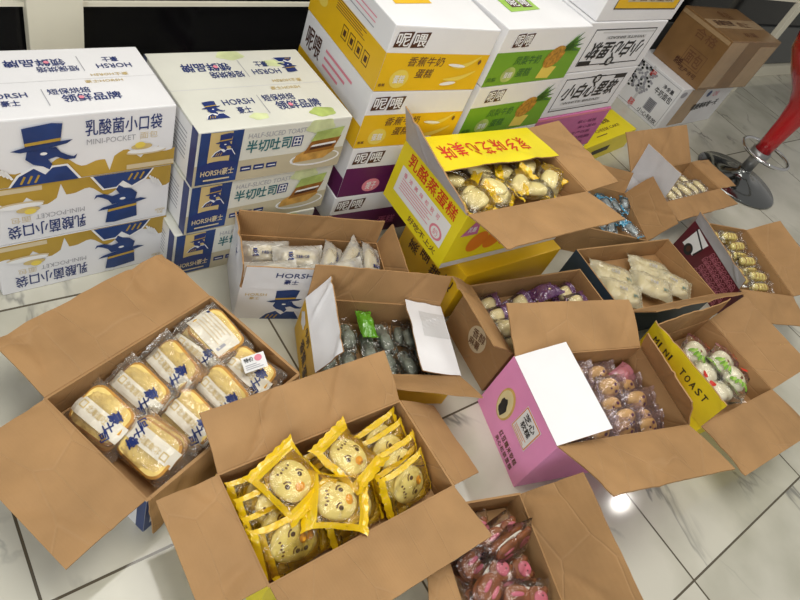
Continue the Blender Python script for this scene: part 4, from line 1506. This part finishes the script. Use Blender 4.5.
def chick_pack(seed, standing=True):
    r = empty('chick_cake_pack')
    rz, tk = (0.0150, 0.040) if standing else (0.021, 0.056)
    cake = blob(0.051, 0.046, rz, 'cream_cake', seed, 24, 14, 2.15, 0.03).build('cake', r, fix=False)

    def top(x, y):
        q = max(0, 1 - abs(x / 0.0515) ** 2.15 - abs(y / 0.0465) ** 2.15) ** (1 / 2.15)
        return (rz + 0.0007) * q
    mk = MB()
    for x, y, s in ((0.004, 0.021, 0.0062), (0.006, -0.021, 0.0062)):
        bead(mk, x, y, s, s * 0.9, 0.003, 'dark_brown', top)
        for k in range(5):
            a = PI * 0.55 + 0.35 * k
            bead(mk, x + 0.011 * math.cos(a), y + 0.011 * math.sin(a), 0.0026, 0.0020, 0.0015, 'brown_ink', top)
    for k in range(5):
        bead(mk, -0.030 + 0.003 * (k % 2), -0.016 + 0.008 * k, 0.0035, 0.0026, 0.002, 'brown_ink', top)
    mk.build('cocoa_marks', cake)
    bk = MB()
    bead(bk, 0.026, 0.001, 0.0105, 0.0125, 0.007, 'orange_icing', top)
    bk.build('beak', cake)
    pouch(0.168 if standing else 0.158, 0.122 if standing else 0.128, tk, 'yellow_film', 0.17 if standing else 0.19, seed, 'yellow_clear_film',
          (lambda u, v, s: s > 0 and abs(u) < 0.80 and v < 0.78) if standing else (lambda u, v, s: s > 0 and abs(u) < 0.68 and abs(v) < 0.76),
          flare=0.10 if standing else 0.20, crump=0.002).build('wrapper', r, fix=False)
    pr = Print((-0.075, -0.04, -0.02), (-1, 0, 0), (0, 1, 0), 0.15, 0.08)

    def under(u, v, d):
        x, y = 0.075 - u, -0.04 + v
        p = max(0, 1 - (abs(x) / 0.069) ** 3.2) ** .55 * max(0, 1 - (abs(y) / 0.061) ** 2.6) ** .6
        dz = tk * 0.16 * noise.noise(Vector((x / 0.084 * 2.3 + seed, y / 0.061 * 2.1, seed * 1.3)))
        return Vector((x, y, -tk / 2 * p - 0.0022 + dz - d))
    pr.warp = under
    for k in range(4):
        pr.rect(0.045, 0.025 + 0.008 * k, 0.105 - 0.01 * (k % 2), 0.027 + 0.008 * k, 'brown_ink', 0)
    pr.text('小鸡蛋糕', 0.045, 0.058, 0.06, 0.012, 'brown_ink', 0, 0.03)
    pr.build('printed_back', r)
    # foil brown paw marks of the crimp area
    return r


mat('orange_icing', (0.85, 0.38, 0.02, 1), 0.4)
cp = [chick_pack(1.2), chick_pack(3.4), chick_pack(5.9)]
Z = 0.105
def lean(u, n, v0, dv, yaw, roll, k0, ph=0.0):
    return [(u + 0.004 * math.sin(2.1 * k + ph), v0 - dv * k, Z, yaw + 3 * math.sin(1.7 * k + ph), roll + 4 * math.sin(2.9 * k + ph), 0, (k + k0) % 3) for k in range(n)]


lay_out(cp, 'box2', [('left column', lean(0.095, 5, 0.222, 0.045, 4, 38, 0))], 'yellow wrapped chick cake', 'in the front box', 'cake pack', 'chick cakes', 2)
lay_out([copy_tree(cp[0]), copy_tree(cp[1]), copy_tree(cp[2])], 'box2', [
    ('middle column', lean(0.268, 5, 0.222, 0.045, 6, 38, 1, 1.0)),
    ('right column', lean(0.438, 5, 0.225, 0.045, 9, 40, 2, 2.0)),
], 'yellow wrapped chick cake', 'in the front box', 'cake pack', 'chick cakes', 2)
tops = [chick_pack(2.2, False), chick_pack(4.4, False), chick_pack(6.9, False)]
lay_out(tops, 'box2', [
    ('leftmost of the three facing up', [(0.142, 0.178, Z + 0.07, -70, 8, 4, 0)]),
    ('rear of the three facing up', [(0.300, 0.215, Z + 0.07, -68, -8, 4, 1)]),
    ('nearest of the three facing up', [(0.218, 0.062, Z + 0.07, -28, 6, 4, 2)]),
], 'yellow chick cake', 'atop the front box', 'cake pack', 'chick cakes facing up on the pile', 2)


# --- white mini pockets
def mini_pocket(seed):
    r = empty('mini_pocket_pouch')
    blob(0.060, 0.026, 0.017, 'pale_bread', seed).build('bread', r, fix=False)
    w_ = pouch(0.170, 0.078, 0.046, 'pocket_film', 0.14, seed, crump=0.002).build('wrapper', r, fix=False)
    p = Print((-0.05, -0.02, 0.022), (1, 0, 0), (0, 1, 0), 0.1, 0.04)

    def wz(u, v, d):
        x, y = -0.05 + u, -0.02 + v
        q = max(0, 1 - (abs(x) / 0.073) ** 3.2) ** .55 * max(0, 1 - (abs(y) / 0.039) ** 2.6) ** .6
        dz = 0.046 * 0.16 * noise.noise(Vector((x / 0.085 * 2.3 + seed, y / 0.039 * 2.1, seed * 1.3)))
        return Vector((x, y, 0.023 * q + 0.003 + dz + d))
    p.warp = wz
    p.emblem(0.0, 0.008, 0.026, 'navy', lay=1)
    p.text('乳酸菌小口袋', 0.032, 0.014, 0.045, 0.010, 'navy', 1, 0.03)
    p.build('printed_label', w_)
    return r


mp = [mini_pocket(1.1), mini_pocket(2.7)]
lay_out(mp, 'box3', [
    ('back row', [(0.090, 0.165, 0.09, 4, 35, 0, 0), (0.20, 0.150, 0.095, 8, 30, 4, 1), (0.29, 0.165, 0.09, 70, 30, 0, 0), (0.36, 0.150, 0.095, 60, 40, 0, 1), (0.43, 0.140, 0.09, 80, 35, 0, 0)]),
    ('front row', [(0.095, 0.075, 0.105, 6, 25, 0, 1), (0.22, 0.060, 0.10, 20, 20, 0, 0), (0.320, 0.075, 0.10, 12, 25, -6, 1), (0.43, 0.060, 0.095, -10, 25, 0, 0)]),
], 'white mini bread pouch', 'in hatted emblem box', 'bread pouch', 'white mini bread pouches')


# --- grey and green packets
def grey_pack(seed, m='grey_snack', fm='clear_film'):
    r = empty('snack_packet')
    blob(0.036, 0.020, 0.014, m, seed, lump=0.3).build('snack', r, fix=False)
    pouch(0.11, 0.055, 0.038, fm, 0.13, seed, crump=0.003).build('wrapper', r, fix=False)
    return r


gp = [grey_pack(1.0), grey_pack(2.2), grey_pack(3.9)]
its = []
for j in range(4):
    its.append(('row %s from the back' % ORD[j], [(0.07 + 0.064 * i, 0.235 - 0.058 * j, 0.05 + 0.006 * ((i + j) % 3), 80 + 7 * ((i * 3 + j) % 4), 20 * ((i + j) % 3 - 1), 6, (i + j) % 3)
                                                for i in range(6) if not (j == 0 and i == 2)]))
its = [('%s row' % ORD[j], it) for j, (n_, it) in enumerate(its)]
lay_out(gp, 'box4', its, 'clear packet of dark snacks', 'in the yellow box', 'snack packet', 'clear snack packets')
lay_out([grey_pack(6.0, 'green_snack', 'green_film')], 'box4', [('lying near its back wall', [(0.198, 0.215, 0.092, 95, 5, 0, 0)])], 'bright green snack packet', 'among clear ones', 'snack packet', None)


# --- cheese cakes in clear bags with yellow ends
def cheese_pack(seed):
    r = empty('cheese_cake_pack')
    blob(0.047, 0.031, 0.020, 'cream_cake', seed, p=2.6).build('cake', r, fix=False)
    pouch(0.168, 0.094, 0.056, 'yellow_film', 0.20, seed, 'clear_film', lambda u, v, s: u < 0.62 and u > -0.80, flare=0.02, pinch=0.25, crump=0.003).build('wrapper', r, fix=False)
    return r


ck = [cheese_pack(1.3), cheese_pack(2.9), cheese_pack(4.4)]
lay_out(ck, 'box5', [
    ('back row', [(0.11, 0.205, 0.155, 150, 10, 0, 1), (0.22, 0.215, 0.155, -30, 0, 5, 2), (0.335, 0.205, 0.155, 150, -12, 0, 0), (0.455, 0.200, 0.155, 35, 8, 0, 1)]),
    ('middle row', [(0.11, 0.120, 0.160, 30, 10, 0, 0), (0.22, 0.125, 0.165, 130, -10, 4, 1), (0.335, 0.115, 0.165, 30, 12, 0, 2), (0.50, 0.120, 0.175, 40, 0, -20, 0)]),
    ('front row', [(0.11, 0.050, 0.160, 15, 14, 0, 2), (0.25, 0.055, 0.165, 25, -10, 0, 0), (0.38, 0.050, 0.165, 165, 10, 0, 1), (0.49, 0.050, 0.160, 20, -10, 0, 2)]),
], 'pale cake in clear yellow tipped bag', 'in big yellow box', 'cake pack', 'pale cakes in yellow tipped bags', 3)


# --- purple cakes
def purple_pack(seed):
    r = empty('purple_cake_pack')
    blob(0.036, 0.028, 0.020, 'pale_bread', seed, p=2.6).build('cake', r, fix=False)
    pouch(0.125, 0.075, 0.048, 'purple_film', 0.17, seed, 'clear_film', lambda u, v, s: s > 0 and -0.85 < u < 0.18, crump=0.002).build('wrapper', r, fix=False)
    return r


pk = [purple_pack(1.7), purple_pack(3.1)]
lay_out(pk, 'box6', [
    ('left column', [(0.085, 0.240, 0.13, 6, 22, 0, 0), (0.075, 0.185, 0.13, 4, 22, 0, 1), (0.07, 0.130, 0.13, 0, 22, 0, 0), (0.07, 0.075, 0.13, 4, 22, 0, 1)]),
    ('back row', [(0.205, 0.235, 0.135, 20, 15, 0, 1), (0.32, 0.240, 0.140, 8, 160, 0, 0), (0.44, 0.240, 0.135, 12, 15, 0, 1)]),
    ('second row', [(0.205, 0.165, 0.13, 10, 20, 0, 0), (0.32, 0.170, 0.135, 170, 15, 0, 1), (0.44, 0.175, 0.135, 5, 20, 0, 0)]),
    ('third row', [(0.20, 0.095, 0.13, 10, 20, 0, 1), (0.32, 0.100, 0.135, 0, 15, 0, 0), (0.44, 0.100, 0.135, 5, 20, 0, 1)]),
], 'cream cake in purple wrapper', 'inside the stamped box', 'cake pack', 'purple wrapped cakes')


# --- bear faced cakes
def bear_pack(seed):
    r = empty('bear_cake_pack')
    cake = blob(0.034, 0.030, 0.020, 'golden_cake', seed, p=2.3).build('cake', r, fix=False)
    top = lambda x, y: 0.0205 * max(0, 1 - abs(x / 0.0345) ** 2.3 - abs(y / 0.0305) ** 2.3) ** (1 / 2.3)
    mk = MB()
    for x, y, s in ((0.010, 0.011, 0.0065), (0.010, -0.011, 0.0065), (-0.008, 0.0, 0.004)):
        bead(mk, x, y, s, s * 0.8, 0.003, 'purple_card', top)
    mk.build('berry_marks', cake)
    pouch(0.128, 0.078, 0.050, 'lilac_film', 0.18, seed, crump=0.003, pinch=0.1).build('wrapper', r, fix=False)
    return r


bp_ = [bear_pack(1.9), bear_pack(2.5), bear_pack(4.6)]
for o in bp_:
    o.scale = (1.12, 1.08, 1.08)
rows = []
for j in range(5):
    rows.append(('%s row' % ORD[j], [(0.115 + 0.118 * i + 0.012 * (j % 2), 0.268 - 0.057 * j, 0.145 + 0.004 * ((i + j) % 2), -4 + 5 * ((i + 2 * j) % 3), 32, 0, (i + j) % 3)
                                                  for i in range(4) if not (j == 0 and i == 3)]))
lay_out(bp_, 'box7', rows, 'small bear faced cake', 'in the pink box', 'cake pack', 'bear faced cakes', 3)


def pink_pack(seed):
    r = empty('pink_cake_pack')
    blob(0.034, 0.028, 0.018, 'golden_cake', seed).build('cake', r, fix=False)
    pouch(0.11, 0.075, 0.045, 'pink_film', 0.15, seed).build('wrapper', r, fix=False)
    return r


lay_out([pink_pack(3.3)], 'box7', [('at its back right corner', [(0.462, 0.262, 0.155, 25, 20, 0, 0)])], 'pink wrapped cake', 'in the pink box', 'cake pack', None)


# --- white bread pouches
def bread_pouch(seed):
    r = empty('white_bread_pouch')
    blob(0.085, 0.052, 0.017, 'pale_bread', seed, p=2.8).build('bread', r, fix=False)
    w_ = pouch(0.225, 0.132, 0.050, 'milky_film', 0.09, seed, crump=0.003).build('wrapper', r, fix=False)
    p = Print((-0.06, -0.03, 0.03), (1, 0, 0), (0, 1, 0), 0.12, 0.06)

    def wz(u, v, d):
        x, y = -0.06 + u, -0.03 + v
        q = max(0, 1 - (abs(x) / 0.102) ** 3.2) ** .55 * max(0, 1 - (abs(y) / 0.066) ** 2.6) ** .6
        dz = 0.05 * 0.16 * noise.noise(Vector((x / 0.1125 * 2.3 + seed, y / 0.066 * 2.1, seed * 1.3)))
        return Vector((x, y, 0.025 * q + 0.004 + dz + d))
    p.warp = wz
    p.text('北海道', 0.025, 0.024, 0.045, 0.016, 'grey_ink', 1, 0.02)
    p.build('printed_label', w_)
    p.mb = MB()
    p.text('面包', 0.10, 0.0, 0.022, 0.02, 'teal', 1, 0.03)
    p.build('printed_mark', w_)
    return r


wp = [bread_pouch(1.5), bread_pouch(2.8)]
wp[0].scale = (1.02, 0.98, 1.05)
wp[1].scale = (0.86, 0.95, 1.05)
lay_out(wp, 'box8', [
    ('back row', [(0.175, 0.225, 0.085, -24, 4, 3, 0), (0.400, 0.228, 0.085, -24, 4, 2, 0)]),
    ('front row', [(0.140, 0.090, 0.088, -30, 6, 0, 1), (0.305, 0.088, 0.088, -36, 5, 0, 1), (0.470, 0.095, 0.088, -44, 6, 0, 1)]),
], 'cream white bread pouch', 'in the middle right box', 'bread pouch', 'cream white bread pouches', 3)
lay_out([grey_pack(8.0, 'white_cream', 'frosted_film')], 'box8', [('standing against its left wall', [(0.050, 0.20, 0.088, 80, 60, 0, 0)])], 'narrow frosted pouch', 'in the bread box', 'bread pouch', None)


# --- blue packets
def blue_pack(seed):
    r = empty('blue_packet')
    blob(0.036, 0.018, 0.013, 'blue_snack', seed, lump=0.25).build('snack', r, fix=False)
    pouch(0.115, 0.056, 0.036, 'clear_film', 0.16, seed, 'blue_film', lambda u, v, s: u > 0.45 or u < -0.9, crump=0.004).build('wrapper', r, fix=False)
    return r


bl = [blue_pack(1.4), blue_pack(2.6), blue_pack(5.2)]
rows = []
for j in range(4):
    rows.append(('%s row' % ORD[j], [(0.09 + 0.085 * i, 0.300 - 0.075 * j, 0.09 + 0.008 * ((i + j) % 3), 70 + 25 * ((i * 2 + j) % 3), 25 * ((i + j) % 3 - 1), 8, (i + j) % 3) for i in range(5)]))
lay_out(bl, 'box9', rows, 'clear packet with blue end', 'behind the bread box', 'snack packet', 'clear packets with blue ends')


# --- far box packets
def pale_pack(seed):
    r = empty('pale_roll_pack')
    blob(0.045, 0.019, 0.015, 'pale_bread', seed).build('roll', r, fix=False)
    pouch(0.13, 0.06, 0.042, 'frosted_film', 0.16, seed, crump=0.003).build('wrapper', r, fix=False)
    return r


pp = [pale_pack(1.6), pale_pack(3.6)]
lay_out(pp, 'box10', [
    ('back row', [(0.12 + 0.075 * i, 0.155, 0.095, 80 + 9 * (i % 3), 20 * (i % 2), 0, i % 2) for i in range(6)]),
    ('front row', [(0.12 + 0.075 * i, 0.070, 0.099, 95 - 8 * (i % 3), -15 * (i % 2), 4, (i + 1) % 2) for i in range(6)]),
], 'pale roll in frosted wrapper', 'in the farthest box', 'roll pack', 'pale rolls in the farthest box')


# --- yellow rolls
def roll_pack(seed):
    r = empty('yellow_roll_pack')
    m = blob(0.050, 0.020, 0.018, 'yellow_roll', seed, p=2.8)
    rl = m.build('roll', r, fix=False)
    st = MB()
    for k in range(4):
        x = -0.03 + 0.02 * k
        pts = [(x, 0.0205 * math.cos(t), 0.0185 * math.sin(t)) for t in [PI * q / 10 for q in range(11)]]
        st.tube(pts, 0.0018, 'toast_ink', 6)
    st.build('baked_stripes', rl)
    pouch(0.155, 0.066, 0.046, 'clear_film', 0.18, seed, crump=0.003, pinch=0.2).build('wrapper', r, fix=False)
    return r


rp = [roll_pack(1.8), roll_pack(2.4)]
lay_out(rp, 'box11', [
    ('right hand column', [(0.235, 0.452 - 0.050 * i, 0.085 + 0.004 * (i % 2), -2 + 6 * (i % 3), 20, 0, i % 2) for i in range(8)]),
    ('left hand column', [(0.085, 0.440 - 0.055 * i, 0.085, 4 - 5 * (i % 3), 20, 0, (i + 1) % 2) for i in range(7)]),
], 'yellow roll in clear wrapper', 'in the maroon box', 'roll pack', 'yellow rolls in the maroon box')


# --- green printed buns
def bun_pack(seed):
    r = empty('bun_pack')
    blob(0.048, 0.039, 0.023, 'bun', seed).build('bun', r, fix=False)
    w_ = pouch(0.14, 0.10, 0.056, 'clear_film', 0.17, seed, 'pink_film', lambda u, v, s: u > 0.86, crump=0.003).build('wrapper', r, fix=False)
    p = Print((-0.06, -0.04, 0.03), (1, 0, 0), (0, 1, 0), 0.12, 0.08)

    def wz(u, v, d):
        x, y = -0.06 + u, -0.04 + v
        q = max(0, 1 - (abs(x) / 0.058) ** 3.2) ** .55 * max(0, 1 - (abs(y) / 0.05) ** 2.6) ** .6
        dz = 0.056 * 0.16 * noise.noise(Vector((x / 0.07 * 2.3 + seed, y / 0.05 * 2.1, seed * 1.3)))
        return Vector((x, y, 0.028 * q + 0.0045 + dz + d))
    p.warp = wz
    rnd = random.Random(seed)
    for k in range(7):
        a = 0.3 * k
        p.ell(0.022 + 0.004 * (k % 2), 0.012 + 0.009 * k, 0.010, 0.0045, 'light_green' if k % 2 else 'green', 1, 10, a=0.6 - 0.2 * k)
    p.ell(0.040, 0.040, 0.005, 0.005, 'brown_ink', 2, 10)
    p.build('printed_label', w_)
    p.mb = MB()
    p.ell(0.098, 0.03, 0.007, 0.012, 'red', 1, 10)
    p.build('printed_mark', w_)
    return r


bn = [bun_pack(1.2), bun_pack(3.7)]
for o in bn:
    o.scale = (1.22, 1.22, 1.15)
lay_out(bn, 'box12', [
    ('back row', [(0.15, 0.295, 0.065, -10, 5, 0, 0), (0.325, 0.290, 0.075, 20, 8, 0, 1)]),
    ('middle row', [(0.14, 0.180, 0.065, 170, 5, 0, 1), (0.285, 0.185, 0.078, 200, -6, 0, 0), (0.415, 0.195, 0.078, 15, 10, 0, 1)]),
    ('front row', [(0.130, 0.075, 0.065, 10, 6, 0, 0), (0.270, 0.075, 0.070, 165, 8, 0, 1), (0.405, 0.080, 0.078, 30, 8, 0, 0)]),
], 'white bun with green printed wrapper', 'in yellow lettered box', 'bun pack', 'white buns with green print', 3)


# --- chocolate bears
def bear_choc(seed, m='choc_cake', edge=False):
    r = empty('chocolate_bear_pack')
    c = MB()
    blob(0.040, 0.034, 0.011, m, seed, p=2.6, c=(-0.022, 0, 0.009), mb=c)
    blob(0.030, 0.030, 0.011, m, seed + 1, p=2.4, c=(0.036, 0, 0.009), mb=c)
    blob(0.040, 0.034, 0.010, m, seed, p=2.6, c=(-0.022, 0, -0.013), mb=c)
    blob(0.030, 0.030, 0.010, m, seed + 1, p=2.4, c=(0.036, 0, -0.013), mb=c)
    for s in (-1, 1):
        blob(0.010, 0.010, 0.009, m, seed, c=(0.060, 0.020 * s, 0.008), mb=c, seg=10, ring=8)
    cake = c.build('cake', r, fix=False)
    cr = MB()
    blob(0.052, 0.030, 0.0035, 'white_cream', seed, p=2.8, c=(0, 0, -0.002), mb=cr)
    cr.build('cream_layer', r, fix=False)
    top = lambda x, y: 0.0205 if True else 0
    ic = MB()
    blob(0.020, 0.019, 0.0035, 'pink_icing', seed, c=(0.040, 0, 0.0195), mb=ic, seg=14, ring=8)
    for s in (-1, 1):
        blob(0.020, 0.006, 0.003, 'pink_icing', seed, c=(-0.026, 0.012 * s, 0.0195), mb=ic, seg=12, ring=6)
    ici = ic.build('icing', cake, fix=False)
    ey = MB()
    for s in (-1, 1):
        blob(0.0024, 0.0024, 0.0012, 'dark_brown', 0, c=(0.044, 0.007 * s, 0.0232), mb=ey, seg=8, ring=6)
    ey.build('eye_marks', cake, fix=False)
    pouch(0.175, 0.098, 0.060, 'clear_film', 0.15, seed, crump=0.004, pinch=0.1).build('wrapper', r, fix=False)
    return r


cb = [bear_choc(1.3), bear_choc(2.9), bear_choc(5.5, 'orange_cake')]
lay_out(cb, 'box13', [
    ('back row', [(0.090, 0.340, 0.056, 10, 6, 0, 1), (0.215, 0.325, 0.062, 20, 8, 0, 0)]),
    ('second row', [(0.070, 0.250, 0.056, 25, 8, 0, 0), (0.235, 0.262, 0.060, 20, 70, 0, 1)]),
    ('third row', [(0.060, 0.185, 0.060, 40, 6, 0, 1), (0.215, 0.195, 0.064, 12, 10, 0, 0)]),
    ('fourth row', [(0.085, 0.110, 0.058, 60, 10, 0, 2), (0.232, 0.130, 0.062, -10, 12, 0, 1)]),
    ('front row', [(0.080, 0.050, 0.056, 30, 4, 0, 0), (0.225, 0.060, 0.058, 0, 8, 0, 0)]),
], 'pink iced chocolate bear cake', 'in bottom box', 'cake pack', 'chocolate bear cakes')

# place the slip on its packet
bw = Matrix.Translation(BX['box1'].location) @ Matrix.Rotation(BX['box1'].rotation_euler.z, 4, 'Z')
mt = bw @ Matrix.Translation((0.425, 0.100, 0.198)) @ Matrix.Rotation(R(-30), 4, 'Z') @ Matrix.Rotation(R(-20), 4, 'Y')
SLIP.location = mt.to_translation()
SLIP.rotation_euler = mt.to_euler()

# ------------------------------------------------------------------ bar stool
st = empty('bar_stool', (4.109, 1.055, 0))
tag(st, 'red bar stool on a round chrome base at the right edge', 'stool')
m = MB()
m.lathe([(0.0, 0.0), (0.262, 0.0), (0.27, 0.006), (0.262, 0.014), (0.16, 0.028), (0.08, 0.045), (0.045, 0.075), (0.035, 0.10), (0.0, 0.10)], 'chrome_dark_reflection', 56)
m.build('base', st)
m = MB()
m.lathe([(0.0, 0.095), (0.036, 0.095), (0.036, 0.235), (0.0, 0.235)], 'grey_metal', 28)
m.build('column', st)
m = MB()
m.lathe([(0.0, 0.19), (0.056, 0.19), (0.060, 0.20), (0.060, 0.235), (0.0, 0.24)], 'grey_metal', 28)
m.build('collar', st)
m = MB()
pts = [(0.10 + 0.155 * math.cos(2 * PI * k / 40), 0.155 * math.sin(2 * PI * k / 40), 0.20) for k in range(40)]
m.tube(pts, 0.011, 'chrome', 10, True)
m.build('foot_ring', st)
m = MB()
m.lathe([(0.0, 0.225), (0.050, 0.225), (0.054, 0.34), (0.062, 0.44), (0.080, 0.53), (0.12, 0.60), (0.20, 0.68), (0.27, 0.77), (0.30, 0.88), (0.295, 0.89), (0.25, 0.79), (0.16, 0.73), (0.0, 0.71)], 'red_shell', 48)
m.build('seat_shell', st)
